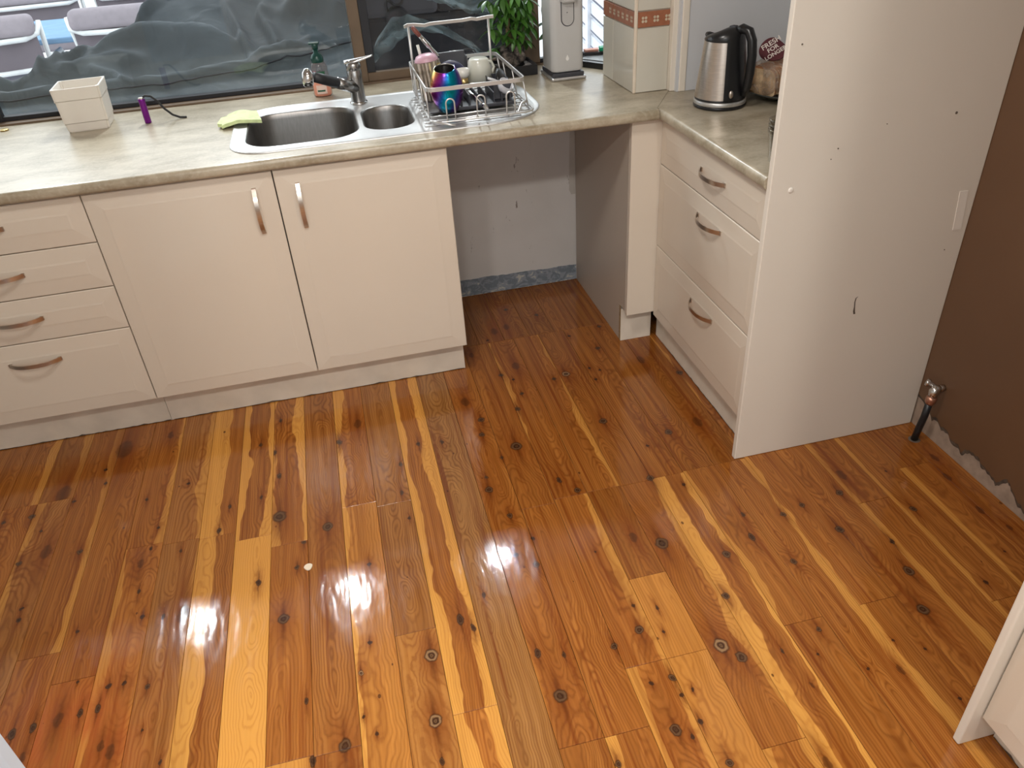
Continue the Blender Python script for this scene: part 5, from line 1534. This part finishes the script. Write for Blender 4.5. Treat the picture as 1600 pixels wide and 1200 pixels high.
# red rounded label with its words, lying on the shoulder of the bag and facing the room
LB = Matrix.Translation((1.078, -0.068, 1.043))
nrm = Vector((-0.55, -0.62, 0.56)).normalized()
ux = Vector((0.62, -0.42, 0.66)); ux = (ux - nrm * ux.dot(nrm)).normalized()     # reading direction climbs to the right
uy = nrm.cross(ux)
LM = Matrix(((ux.x, uy.x, nrm.x, 1.070), (ux.y, uy.y, nrm.y, -0.020), (ux.z, uy.z, nrm.z, 1.047), (0, 0, 0, 1)))
bm = bmesh.new()
A = []
N = 40
for k in range(N):
    t = 2 * math.pi * k / N
    r = 0.041 * (1 - 0.10 * math.cos(2 * t - 1.2) + 0.10 * math.cos(t + 2.4) - 0.06 * math.cos(3 * t))
    A.append((r * math.cos(t) * 0.95, r * math.sin(t) * 0.95))
top = [bm.verts.new((x, y, 0.0015)) for x, y in A]; bot = [bm.verts.new((x, y, -0.004)) for x, y in A]
bm.faces.new(top)
for i in range(N): bm.faces.new((bot[i], bot[(i + 1) % N], top[(i + 1) % N], top[i]))
lab = from_bm('label', bm, M['red_label'], T); lab['label'] = 'dark red rounded label printed Fresh For Longer'
lab.matrix_local = Matrix.Translation(-T.location) @ LM
for i, (w, sz, oy, ox) in enumerate((('FRESH', 0.023, 0.018, 0.003), ('FOR', 0.019, -0.001, 0.000), ('LONGER', 0.018, -0.019, 0.000))):
    t_ = text_mesh('lettering', w, sz, M['print_white'], None, 'CENTER', 0.0003, 0.0002)
    t_.parent = lab
    t_.matrix_local = Matrix.Translation((ox, oy, 0.0022))

# ribbed clear cups by the tall panel
T = empty('plastic_cups', (0.786, -0.600, 0.9005), 'nested clear ribbed plastic cups against the tall end panel on the bench', 'cups')
for i in range(3):
    z = i * 0.012
    lathe('cup', [(0, 0.001 + z), (0.026, z), (0.034, 0.075 + z), (0.036, 0.076 + z), (0.036, 0.084 + z), (0.0345, 0.085 + z), (0.0325, 0.075 + z), (0.024, 0.003 + z), (0, 0.003 + z)], M['clear'], T, 28)

# water dispenser -------------------------------------------------------
T = empty('water_dispenser', (0.549, 0.565, 0.9005), 'tall pale grey countertop water dispenser between potted plant and tiled nib', 'dispenser')
put(box('drip_base', 0.484, 0.616, 0.492, 0.660, 0.9008, 0.912, M['steel'], None, 0.004), T)
o = put(box('base_gap', 0.490, 0.610, 0.500, 0.655, 0.912, 0.926, M['dark_grey'], None, 0.003), T)
prof = [(p.x, p.y) for p in round_poly([(0.487, 0.502, 0.022), (0.611, 0.502, 0.022), (0.611, 0.650, 0.03), (0.487, 0.650, 0.03)], 6)]
bm = bmesh.new()
R = []
for ins, z in ((0.012, 0.926), (0.004, 0.930), (0.0, 0.940), (0.0, 1.31), (0.006, 1.325), (0.02, 1.33)):
    row = []
    for x, y in prof:
        cx, cy = 0.549, 0.576
        row.append(bm.verts.new((cx + (x - cx) * (1 - ins / 0.062), cy + (y - cy) * (1 - ins / 0.074), z)))
    R.append(row)
for A, B in zip(R, R[1:]):
    for k in range(len(A)): bm.faces.new((A[k], A[(k + 1) % len(A)], B[(k + 1) % len(A)], B[k]))
bm.faces.new(R[0]); bm.faces.new(R[-1])
o = from_bm('housing', bm, M['pale_plastic']); smooth_by_angle(o, 40); put(o, T)
# U-shaped groove with an inner plate
def ushape(hw, z0, z1, y, n=14):
    return [(0.549 - hw, y, z1)] + [(0.549 - hw * math.cos(a), y, z0 + hw - hw * math.sin(a)) for a in [math.pi * k / n for k in range(n + 1)]] + [(0.549 + hw, y, z1)]
bm = bmesh.new(); a = [bm.verts.new((p[0], 0.5005, p[2])) for p in ushape(0.0245, 1.084, 1.30, 0.5)]; b2 = [bm.verts.new((p[0], 0.503, p[2])) for p in ushape(0.0245, 1.084, 1.30, 0.5)]
bm.faces.new(a)
for i in range(len(a) - 1): bm.faces.new((a[i], a[i + 1], b2[i + 1], b2[i]))
put(from_bm('groove', bm, M['dark_grey']), T)
bm = bmesh.new(); a = [bm.verts.new((p[0], 0.4985, p[2])) for p in ushape(0.0215, 1.087, 1.30, 0.5)]; b2 = [bm.verts.new((p[0], 0.502, p[2])) for p in ushape(0.0215, 1.087, 1.30, 0.5)]
bm.faces.new(a)
for i in range(len(a) - 1): bm.faces.new((a[i], a[i + 1], b2[i + 1], b2[i]))
put(from_bm('inner_plate', bm, M['pale_plastic2']), T)
o = lathe('indicator', [(0, 0.001), (0.0016, 0.001), (0.0016, 0)], M['dark_grey'], None, 10); o.data.transform(Matrix.Translation((0.547, 0.4985, 1.130)) @ Matrix.Rotation(math.pi / 2, 4, 'X')); put(o, T)
put(box('spout_hood', 0.521, 0.577, 0.470, 0.505, 1.163, 1.235, M['pale_plastic'], None, 0.010, 3, True), T)
# drop emblem
dp = [(0.0, 0.011), (0.003, 0.005), (0.006, -0.001), (0.0055, -0.006), (0.003, -0.009), (0, -0.010), (-0.003, -0.009), (-0.0055, -0.006), (-0.006, -0.001), (-0.003, 0.005)]
o = from_py('drop_emblem', [(0.546 + x, 0.5012, 0.978 + z) for x, z in dp], [tuple(range(len(dp)))], simple('emblem_white', (0.82, 0.80, 0.77), 0.3)); put(o, T); o['label'] = 'pale drop emblem'

# potted money tree on lava rock ----------------------------------------
T = empty('bonsai', (0.40, 0.69, 0.9005), 'small money tree rooted on a dark rock in a flat black tray pot', 'potted plant')
put(open_box('pot', 0.315, 0.468, 0.640, 0.790, 0.9008, 0.937, 0.005, 'pot'), T)
put(box('gravel', 0.320, 0.463, 0.645, 0.785, 0.906, 0.926, M['rock'], None, 0.002), T)
bm = bmesh.new()
bmesh.ops.create_icosphere(bm, subdivisions=4, radius=1)
for v in bm.verts:
    p = v.co.copy()
    q = 1 + 0.28 * noise.noise(p * 1.7) + 0.18 * noise.noise(p * 4.3) + 0.06 * noise.noise(p * 9)
    v.co = Vector((0.385 + p.x * 0.056 * q, 0.700 + p.y * 0.050 * q, 0.967 + p.z * 0.052 * q))
put(from_bm('rock', bm, M['rock'], None, True), T)
put(tube('trunk', [(0.372, 0.690, 0.99), (0.374, 0.690, 1.035), (0.372, 0.692, 1.07), (0.376, 0.694, 1.12), (0.382, 0.695, 1.165)], [0.016, 0.012, 0.009, 0.007, 0.004], M['trunk'], None, 10), T)
put(tube('trunk', [(0.395, 0.705, 1.0), (0.402, 0.707, 1.05), (0.410, 0.708, 1.10), (0.416, 0.71, 1.15)], [0.011, 0.008, 0.006, 0.003], M['trunk'], None, 8), T)
def leaf_mesh(name, L, W, mat):
    bm = bmesh.new(); N = 6; rows = []
    for i in range(N + 1):
        t = i / N
        w = W * math.sin(math.pi * min(1, t * 0.94 + 0.03)) ** 0.85
        z = -0.28 * L * t * t
        rows.append([bm.verts.new((t * L, -w, z + w * 0.35)), bm.verts.new((t * L, 0, z)), bm.verts.new((t * L, w, z + w * 0.35))])
    for A, B in zip(rows, rows[1:]):
        bm.faces.new((A[0], A[1], B[1], B[0])); bm.faces.new((A[1], A[2], B[2], B[1]))
    me = bpy.data.meshes.new(name); bm.to_mesh(me); bm.free()
    for p in me.polygons: p.use_smooth = True
    me.materials.append(mat)
    return me
LM1 = leaf_mesh('leaf', 0.056, 0.0100, M['leaf'])
rng = random.Random(21)
heads = [(0.34, 0.685, 1.15), (0.385, 0.69, 1.175), (0.425, 0.70, 1.155), (0.36, 0.665, 1.115), (0.41, 0.67, 1.10), (0.44, 0.69, 1.085), (0.335, 0.69, 1.09), (0.445, 0.72, 1.125), (0.40, 0.675, 1.145), (0.425, 0.675, 1.05), (0.39, 0.665, 1.03), (0.345, 0.68, 1.045), (0.315, 0.69, 1.00), (0.30, 0.70, 1.165), (0.37, 0.70, 1.20), (0.42, 0.71, 1.20), (0.435, 0.685, 1.02), (0.36, 0.71, 1.135), (0.40, 0.72, 1.17), (0.455, 0.70, 1.155), (0.325, 0.70, 1.12), (0.38, 0.66, 1.065), (0.415, 0.66, 1.135), (0.35, 0.665, 1.175), (0.44, 0.67, 1.115), (0.37, 0.67, 1.14), (0.31, 0.675, 1.07), (0.46, 0.715, 1.06), (0.40, 0.655, 1.185), (0.385, 0.73, 1.10)]
for hi, h in enumerate(heads):
    H = Vector(h)
    base = Vector((0.374, 0.692, min(H.z - 0.01, 1.06 + 0.04 * rng.random()))) if H.x < 0.395 else Vector((0.408, 0.708, min(H.z - 0.01, 1.06)))
    mid = (base + H) / 2 + Vector((0, 0, 0.015))
    put(tube('leaf_stem', [base, mid, H], 0.0013, M['leaf_dark'], None, 5), T)
    n = rng.choice([5, 6, 7]); ph = rng.random() * 6
    for k in range(n):
        a = ph + 2 * math.pi * k / n + rng.uniform(-0.2, 0.2)
        o = bpy.data.objects.new('leaf', LM1); COL.objects.link(o)
        o.parent = T
        s = rng.uniform(0.75, 1.15)
        o.matrix_local = Matrix.Translation(H - T.location) @ Matrix.Rotation(a, 4, 'Z') @ Matrix.Rotation(rng.uniform(0.15, 0.85), 4, 'Y') @ Matrix.Rotation(rng.uniform(-0.4, 0.4), 4, 'X') @ Matrix.Scale(s, 4)

# papers and black tray in the corner right of the dispenser
T = empty('document_tray', (0.80, 0.66, 0.9005), 'flat black tray with a silver mat in the corner behind the tiled nib', 'tray')
put(extrude_poly('tray', [(0.640, 0.700), (0.735, 0.560), (0.95, 0.600), (0.95, 0.782), (0.70, 0.782)], 'z', 0.9008, 0.922, M['black'], None, 0.002), T)
o = put(extrude_poly('mat', [(0.665, 0.712), (0.745, 0.600), (0.93, 0.62), (0.93, 0.775), (0.72, 0.770)], 'z', 0.922, 0.9245, simple('silver_mat', (0.30, 0.31, 0.31), 0.4, 0.3, var=0.3, scale=60)), T); o['label'] = 'mottled silver mat'
o = extrude_poly('black_folder', [(0.690, 0.750), (0.75, 0.735), (0.93, 0.735), (0.93, 0.785), (0.690, 0.785)], 'z', 0.925, 0.936, M['black'], None, 0.001)
tag(o, 'black folder lying at the back of the corner tray', 'folder')
o = extrude_poly('salmon_paper', [(0.700, 0.760), (0.752, 0.756), (0.762, 0.788), (0.700, 0.790)], 'z', 0.9364, 0.9430, M['orange_paper'])
tag(o, 'salmon pink paper on the black folder behind the dispenser', 'paper')
o = extrude_poly('green_card', [(0.757, 0.752), (0.93, 0.740), (0.93, 0.786), (0.764, 0.788)], 'z', 0.9364, 0.9480, M['green_card'])
tag(o, 'bright green card lying beside the salmon paper', 'card')

# ------------------------------------------------------------------ floor things
o = extrude_poly('filler_scrap', [(-0.6125 + 0.0105 * math.cos(t) * (1.35 if math.sin(t) > 0 else 1) * 0.9, -0.791 + 0.013 * math.sin(t)) for t in [k * math.pi / 8 for k in range(16)]], 'z', 0.0006, 0.004, M['scrap'], None, 0.001)
tag(o, 'small cream white scrap lying on the varnished boards', 'scrap')

# water outlet with black hose, low on the brown wall
T = empty('water_outlet', (1.28, -0.80, 0.0), 'chrome water valve with black hose rising from the floor at the brown wall', 'water valve')
V0 = Vector((XR - 0.0065, -0.803, 0.196))
put(tube('wall_stub', [V0, V0 + Vector((-0.020, 0, 0))], 0.011, M['chrome'], None, 14), T)
put(tube('elbow', [V0 + Vector((-0.016, 0, 0)), V0 + Vector((-0.028, 0, 0)), V0 + Vector((-0.033, -0.001, -0.006)), V0 + Vector((-0.035, -0.002, -0.028))], [0.0115, 0.0145, 0.0145, 0.012], M['chrome'], None, 14), T)
put(tube('knob', [V0 + Vector((-0.024, 0.006, 0.004)), V0 + Vector((-0.030, 0.024, 0.006)), V0 + Vector((-0.031, 0.026, 0.006)), V0 + Vector((-0.034, 0.034, 0.007))], [0.007, 0.007, 0.0125, 0.0125], M['chrome'], None, 14), T)
put(tube('nut', [V0 + Vector((-0.035, -0.002, -0.024)), V0 + Vector((-0.036, -0.002, -0.032)), V0 + Vector((-0.037, -0.002, -0.044)), V0 + Vector((-0.038, -0.001, -0.050))], [0.014, 0.016, 0.015, 0.012], M['copper'], None, 8), T)
put(tube('hose', [V0 + Vector((-0.038, -0.001, -0.046)), V0 + Vector((-0.040, 0.000, -0.10)), V0 + Vector((-0.042, 0.006, -0.15)), V0 + Vector((-0.043, 0.010, -0.1952))], 0.0105, M['hose'], None, 14), T)
put(lathe('floor_hole', [(0, 0.0007), (0.017, 0.0007), (0.018, 0.0002)], M['groove'], None, 18, (1.281, -0.793)), T)

# ------------------------------------------------------------------ outside the window
# dark tarpaulin slumped over the outdoor furniture
# fold lines of the cloth on its slope (x, y), with height and width of each crest
FOLDS = {
    'R1': [(-1.405, 1.135), (-1.287, 1.208), (-1.19, 1.266), (-1.065, 1.353), (-0.937, 1.408)],
    'R2': [(-1.287, 1.19), (-1.191, 1.214), (-1.07, 1.211), (-0.924, 1.187), (-0.778, 1.15), (-0.607, 1.104)],
    'R3': [(-1.381, 1.103), (-1.264, 1.131), (-1.169, 1.128), (-1.097, 1.128), (-0.978, 1.103)],
    'R4': [(-1.673, 1.016), (-1.539, 1.014), (-1.403, 1.016), (-1.125, 0.992), (-0.839, 1.003), (-0.592, 1.018), (-0.384, 1.063), (-0.166, 1.122)],
    'R5': [(-0.677, 1.377), (-0.671, 1.28), (-0.637, 1.181), (-0.62, 1.102), (-0.595, 1.033)],
    'R7': [(-1.675, 1.052), (-1.542, 1.096), (-1.404, 1.129), (-1.264, 1.164)],
    'R8': [(-0.53, 1.334), (-0.551, 1.265), (-0.511, 1.165), (-0.483, 1.085)],
    'R9': [(-0.457, 1.286), (-0.294, 1.315), (-0.202, 1.222)],
    'R10': [(-0.595, 1.033), (-0.462, 1.052), (-0.321, 1.141)],
    'R11': [(-1.546, 1.206), (-1.44, 1.157), (-1.37, 1.131)],
    'R12': [(-1.241, 1.102), (-1.123, 1.058), (-1.078, 1.0)],
}
SHAPE = {'R1': (0.040, 0.10, 0.022), 'R2': (0.040, 0.030, 0.07), 'R3': (0.016, 0.02, 0.03), 'R4': (0.020, 0.022, 0.012), 'R5': (0.020, 0.03, 0.012), 'R7': (0.022, 0.03, 0.03),
         'R8': (0.016, 0.03, 0.012), 'R9': (0.022, 0.04, 0.03), 'R10': (0.018, 0.03, 0.02), 'R11': (0.018, 0.02, 0.02), 'R12': (0.016, 0.02, 0.012)}
def tarp():
    NX, NY = 260, 110
    X0, X1, Y0, Y1 = -2.4, -0.15, 0.915, 2.2
    gx = np.linspace(X0, X1, NX + 1); gy = Y0 + (Y1 - Y0) * np.linspace(0, 1, NY + 1) ** 1.3
    X, Y = np.meshgrid(gx, gy)
    sx = [-2.4, -1.85, -1.72, -1.60, -1.50, -1.42, -1.32, -1.20, -1.06, -0.95, -0.7, -0.3, 0.0]
    sz = [0.95, 1.00, 1.01, 1.00, 0.955, 0.965, 0.99, 1.01, 1.07, 1.17, 1.34, 1.38, 1.36]
    zt = np.interp(X, sx, sz)
    ramp = 0.885 + (Y - Y0) * 0.62
    k = 0.03
    Z = -k * np.log(np.exp(-ramp / k) + np.exp(-zt / k))          # soft minimum: slope until the crest
    over = np.maximum(0, ramp - zt)
    Z -= 0.9 * np.maximum(0, over - 0.03)
    for nm, pl in FOLDS.items():
        amp, wl, wr = SHAPE[nm]
        best = np.full(X.shape, 9.0); side = np.zeros(X.shape); par = np.zeros(X.shape)
        n = len(pl) - 1
        for i, (a, b2) in enumerate(zip(pl, pl[1:])):
            ax, ay = a; dx, dy = b2[0] - ax, b2[1] - ay
            L2 = dx * dx + dy * dy
            t = np.clip(((X - ax) * dx + (Y - ay) * dy) / L2, 0, 1)
            ex, ey = X - ax - t * dx, Y - ay - t * dy
            d = np.hypot(ex, ey)
            m = d < best
            best = np.where(m, d, best); side = np.where(m, np.sign(dx * ey - dy * ex), side); par = np.where(m, (i + t) / n, par)
        w = np.where(side > 0, wl, wr)
        fade = np.clip(np.minimum(par, 1 - par) * 5 + 0.25, 0, 1)
        Z += 2.3 * amp * np.exp(-(best / w) ** 2) * fade
    V = []; F = []
    for j in range(NY + 1):
        for i in range(NX + 1):
            x, y, z = X[j, i], Y[j, i], Z[j, i]
            f = min(1, j / 6)
            z += f * (0.020 * noise.noise(Vector((x * 3.1 + 3, y * 4.0, 0))) + 0.006 * noise.noise(Vector((x * 11, y * 13, 2))) - 0.006 * abs(noise.noise(Vector((x * 9 + y * 5, y * 9, 6)))))
            if j == 0: z = 0.78
            V.append((x, max(y, 0.905), z))
    for j in range(NY):
        for i in range(NX):
            a = j * (NX + 1) + i
            F.append((a, a + 1, a + NX + 2, a + NX + 1))
    o = from_py('tarpaulin', V, F, M['tarp'], None, True)
    pts = []
    for a, b2 in zip(FOLDS['R4'], FOLDS['R4'][1:]):
        for t in np.linspace(0, 1, 8, endpoint=False):
            x = a[0] + (b2[0] - a[0]) * t; y = a[1] + (b2[1] - a[1]) * t - 0.012
            fi = (x - gx[0]) / (gx[1] - gx[0]); i = int(np.clip(fi, 0, NX - 1)); fi -= i
            j = int(np.clip(np.searchsorted(gy, y) - 1, 0, NY - 1)); fj = (y - gy[j]) / (gy[j + 1] - gy[j])
            zz = [V[q][2] for q in (j * (NX + 1) + i, j * (NX + 1) + i + 1, (j + 1) * (NX + 1) + i, (j + 1) * (NX + 1) + i + 1)]
            z = (zz[0] * (1 - fi) + zz[1] * fi) * (1 - fj) + (zz[2] * (1 - fi) + zz[3] * fi) * fj
            if x < X1 - 0.02: pts.append((x, y, z + 0.001))
    s_ = tube('hem_seam', pts, 0.0032, M['bbq_dark'], o, 6)
    s_['label'] = 'dark sewn hem line of the tarpaulin'
    tag(o, 'dark grey tarpaulin slumped in folds against the outside of the left window', 'tarpaulin')
tarp()

# covered barbecue behind the sliding sash
T = empty('barbecue', (0.2, 1.55, -0.15), 'slate dark covered barbecue with round black knob behind the sliding sash', 'barbecue')
put(box('body', -0.12, 0.60, 1.32, 1.95, -0.15, 1.055, M['bbq_dark'], None, 0.02), T)
put(box('hood', -0.12, 0.20, 1.28, 1.95, 1.056, 1.60, M['slate'], None, 0.02), T)
o = put(box('side_door', 0.203, 0.60, 1.30, 1.95, 1.056, 1.60, simple('plum_panel', (0.035, 0.033, 0.042), 0.5), None, 0.01), T); o['label'] = 'darker door panel right of the hood'
kb_ = lathe('knob', [(0, 0.05), (0.035, 0.048), (0.048, 0.03), (0.05, 0)], M['black_rubber'], None, 24); kb_.data.transform(Matrix.Translation((0.018, 1.28, 1.052)) @ Matrix.Rotation(math.pi / 2, 4, 'X')); put(kb_, T)
put(tube('hose', [(-0.022, 1.255, 1.085), (-0.026, 1.25, 1.112), (-0.020, 1.25, 1.128), (-0.004, 1.25, 1.122), (0.008, 1.25, 1.108), (0.028, 1.25, 1.104), (0.043, 1.25, 1.114), (0.046, 1.25, 1.135), (0.038, 1.25, 1.16)], 0.0065, M['black_rubber'], None, 8), T)
# cloudy plastic film sagging in front of it
def film(name, rows, lab):
    bm = bmesh.new(); NXf = 40; g = []
    for r in range(9):
        t = r / 8
        row = []
        for i in range(NXf + 1):
            u = i / NXf
            def at(pl):
                n = len(pl) - 1; k = min(n - 1, int(u * n)); f = u * n - k
                return Vector(pl[k]).lerp(Vector(pl[k + 1]), f)
            p = at(rows[0]).lerp(at(rows[1]), t)
            p.y += 0.05 * noise.noise(Vector((u * 5, t * 3, 1))) + 0.02 * noise.noise(Vector((u * 14, t * 8, 4)))
            p.z += 0.012 * noise.noise(Vector((u * 9, t * 4, 7)))
            row.append(bm.verts.new(p))
        g.append(row)
    for A, B in zip(g, g[1:]):
        for i in range(NXf): bm.faces.new((A[i], A[i + 1], B[i + 1], B[i]))
    o = from_bm(name, bm, M['film'], None, True)
    tag(o, lab, 'plastic sheet')
film('plastic_film', [[(-0.145, 1.03, 0.95), (-0.085, 1.05, 1.03), (-0.025, 1.08, 1.082), (0.045, 1.10, 1.090), (0.115, 1.10, 1.064), (0.20, 1.10, 1.022), (0.30, 1.10, 0.962), (0.35, 1.10, 0.915)],
                      [(-0.145, 1.03, 0.905), (-0.10, 1.05, 0.94), (-0.04, 1.08, 0.975), (0.02, 1.10, 1.00), (0.10, 1.10, 1.02), (0.185, 1.10, 1.000), (0.28, 1.10, 0.945), (0.33, 1.10, 0.895)]], 'cloudy white plastic film arching behind the insect screen and the dish rack')
film('plastic_film', [[(0.13, 1.08, 1.16), (0.22, 1.08, 1.155), (0.30, 1.08, 1.14), (0.40, 1.08, 1.13), (0.46, 1.08, 1.12)],
                      [(0.13, 1.08, 1.135), (0.22, 1.08, 1.110), (0.30, 1.08, 1.070), (0.40, 1.08, 1.055), (0.46, 1.08, 1.04)]], 'cloudy plastic film hanging behind the potted plant')

# patio chairs -----------------------------------------------------------
CH = {}
def make_chair(loc, rz, label, w=0.62):
    T = empty('patio_chair', loc, label, 'chair', 'patio chairs beyond the window', rz)
    h = w / 2
    # local: back toward -y, front toward +y
    pk = lambda o: (setattr(o, 'parent', T), o)[1]
    pk(tube('back_rail', [(-h, 0.03, 0.86), (-h + 0.02, -0.035, 0.80), (-h + 0.10, -0.07, 0.775), (0, -0.085, 0.77), (h - 0.10, -0.07, 0.775), (h - 0.02, -0.035, 0.80), (h, 0.03, 0.86)], 0.018, M['white_metal'], None, 8))
    for s in (-1, 1):
        pk(tube('rear_leg', [(s * h, 0.03, 0.87), (s * (h - 0.015), 0.06, 0.6), (s * (h - 0.03), 0.02, 0.0)], 0.017, M['white_metal'], None, 8))
        pk(tube('front_leg', [(s * (h - 0.02), 0.08, 0.62), (s * (h - 0.01), 0.55, 0.60), (s * (h - 0.01), 0.60, 0.56), (s * (h - 0.02), 0.60, 0.0)], 0.017, M['white_metal'], None, 8))
    pk(tube('lower_rail', [(-h + 0.02, 0.05, 0.60), (-h + 0.10, -0.03, 0.57), (0, -0.045, 0.565), (h - 0.10, -0.03, 0.57), (h - 0.02, 0.05, 0.60)], 0.017, M['white_metal'], None, 8))
    pk(box('back_sling', -h + 0.03, h - 0.03, -0.035, -0.015, 0.55, 0.80, M['dark_sling'], None, 0.008))
    pk(box('seat', -h + 0.03, h - 0.03, 0.02, 0.60, 0.38, 0.46, M['grey_cushion'], None, 0.03, 3, True))
    bm = bmesh.new(); bx(bm, -h + 0.025, h - 0.025, -0.08, 0.06, 0.79, 0.92, 0.04, 4)
    for v in bm.verts: v.co.y += 0.3 * (v.co.z - 0.86)
    pk(from_bm('back_cushion', bm, M['grey_cushion'], None, True))
    return T
T = empty('patio_table', (-2.1, 4.9, -0.02), 'outdoor table with blue top between the patio chairs', 'table')
put(box('table_top', -3.3, -0.9, 4.30, 5.35, 0.66, 0.70, M['blue_mat'], None, 0.01), T)
for tx_ in (-3.2, -1.0):
    for ty_ in (4.40, 5.25):
        put(box('leg', tx_ - 0.03, tx_ + 0.03, ty_ - 0.03, ty_ + 0.03, -0.02, 0.66, M['white_metal']), T)
make_chair((-2.50, 4.02, -0.15 + 0.13), 0.10, 'grey cushioned white patio chair at the very left edge of the window')
make_chair((-1.70, 4.05, -0.15 + 0.13), -0.02, 'grey cushioned white patio chair half hidden by the tarpaulin slope')
make_chair((-2.95, 5.95, -0.15 + 0.13), 0.05, 'wide grey patio seat behind the two nearer chairs at left', 1.25)
make_chair((-1.75, 6.0, -0.15 + 0.13), -0.1, 'far grey patio seat glimpsed above the tarpaulin, right of the blue gap', 1.0)
box('raised_paving', -6.5, 1.2, 3.4, 13.5, -0.15, -0.02, M['ground'], ground)

# white slatted screen seen through the right window
T = empty('slatted_screen', (1.6, 3.4, -0.15), 'white slatted timber screen outside, right of the dispenser', 'screen')
for i in range(9):
    z = 0.18 + i * 0.107
    o = extrude_poly('slat', [(2.2, z - 0.137), (4.6, z + 0.19), (4.6, z + 0.26), (2.2, z - 0.067)], 'x', 1.60, 1.625, M['white_slat']); put(o, T)
for y in (2.6, 3.42, 4.3):
    o = box('post', 1.575, 1.598, y, y + 0.055, -0.15, 1.35, M['white_slat']); put(o, T)
o = box('boundary_fence', 1.95, 2.0, 1.0, 6.0, -0.15, 1.1, simple('lilac_grey_fence', (0.24, 0.245, 0.30), 0.8)); tag(o, 'lilac grey fence sheet standing behind the white slatted screen', 'fence')
# hanging vine outside between post and dispenser
T = empty('trailing_vine', (0.635, 1.1, 1.3), 'leafy green vine trailing outside between brown post and dispenser', 'plant')
put(tube('stem', [(0.640, 1.1, 1.32), (0.628, 1.1, 1.15), (0.636, 1.1, 1.06), (0.628, 1.1, 1.0), (0.645, 1.1, 0.955), (0.632, 1.1, 0.93)], 0.0025, M['leaf_dark'], None, 6), T)
LM2 = leaf_mesh('leaf', 0.085, 0.019, M['leaf_dark'])
rng = random.Random(4)
for (x, z, az, tilt, s) in ((0.628, 1.14, 2.6, 0.5, 0.8), (0.630, 1.12, 0.4, 0.9, 0.8), (0.634, 1.09, 3.3, 1.1, 0.8), (0.634, 1.075, -0.3, 1.25, 0.8), (0.640, 1.05, 0.2, 1.3, 0.8), (0.628, 1.0, 3.0, 0.2, 0.5), (0.642, 0.96, 3.3, 0.3, 0.6), (0.642, 0.965, 0.3, 1.0, 0.7), (0.632, 0.945, 3.6, 1.35, 1.0), (0.655, 0.95, -0.2, 1.35, 0.9), (0.62, 1.17, 3.4, 0.6, 0.9), (0.64, 1.18, 0.1, 0.7, 0.9)):
    o = bpy.data.objects.new('leaf', LM2); COL.objects.link(o); o.parent = T
    o.matrix_local = Matrix.Translation(Vector((x, 1.1 + rng.uniform(-0.01, 0.01), z)) - T.location) @ Matrix.Rotation(az, 4, 'Z') @ Matrix.Rotation(tilt, 4, 'Y') @ Matrix.Rotation(rng.uniform(-0.9, 0.9), 4, 'X') @ Matrix.Scale(s, 4)
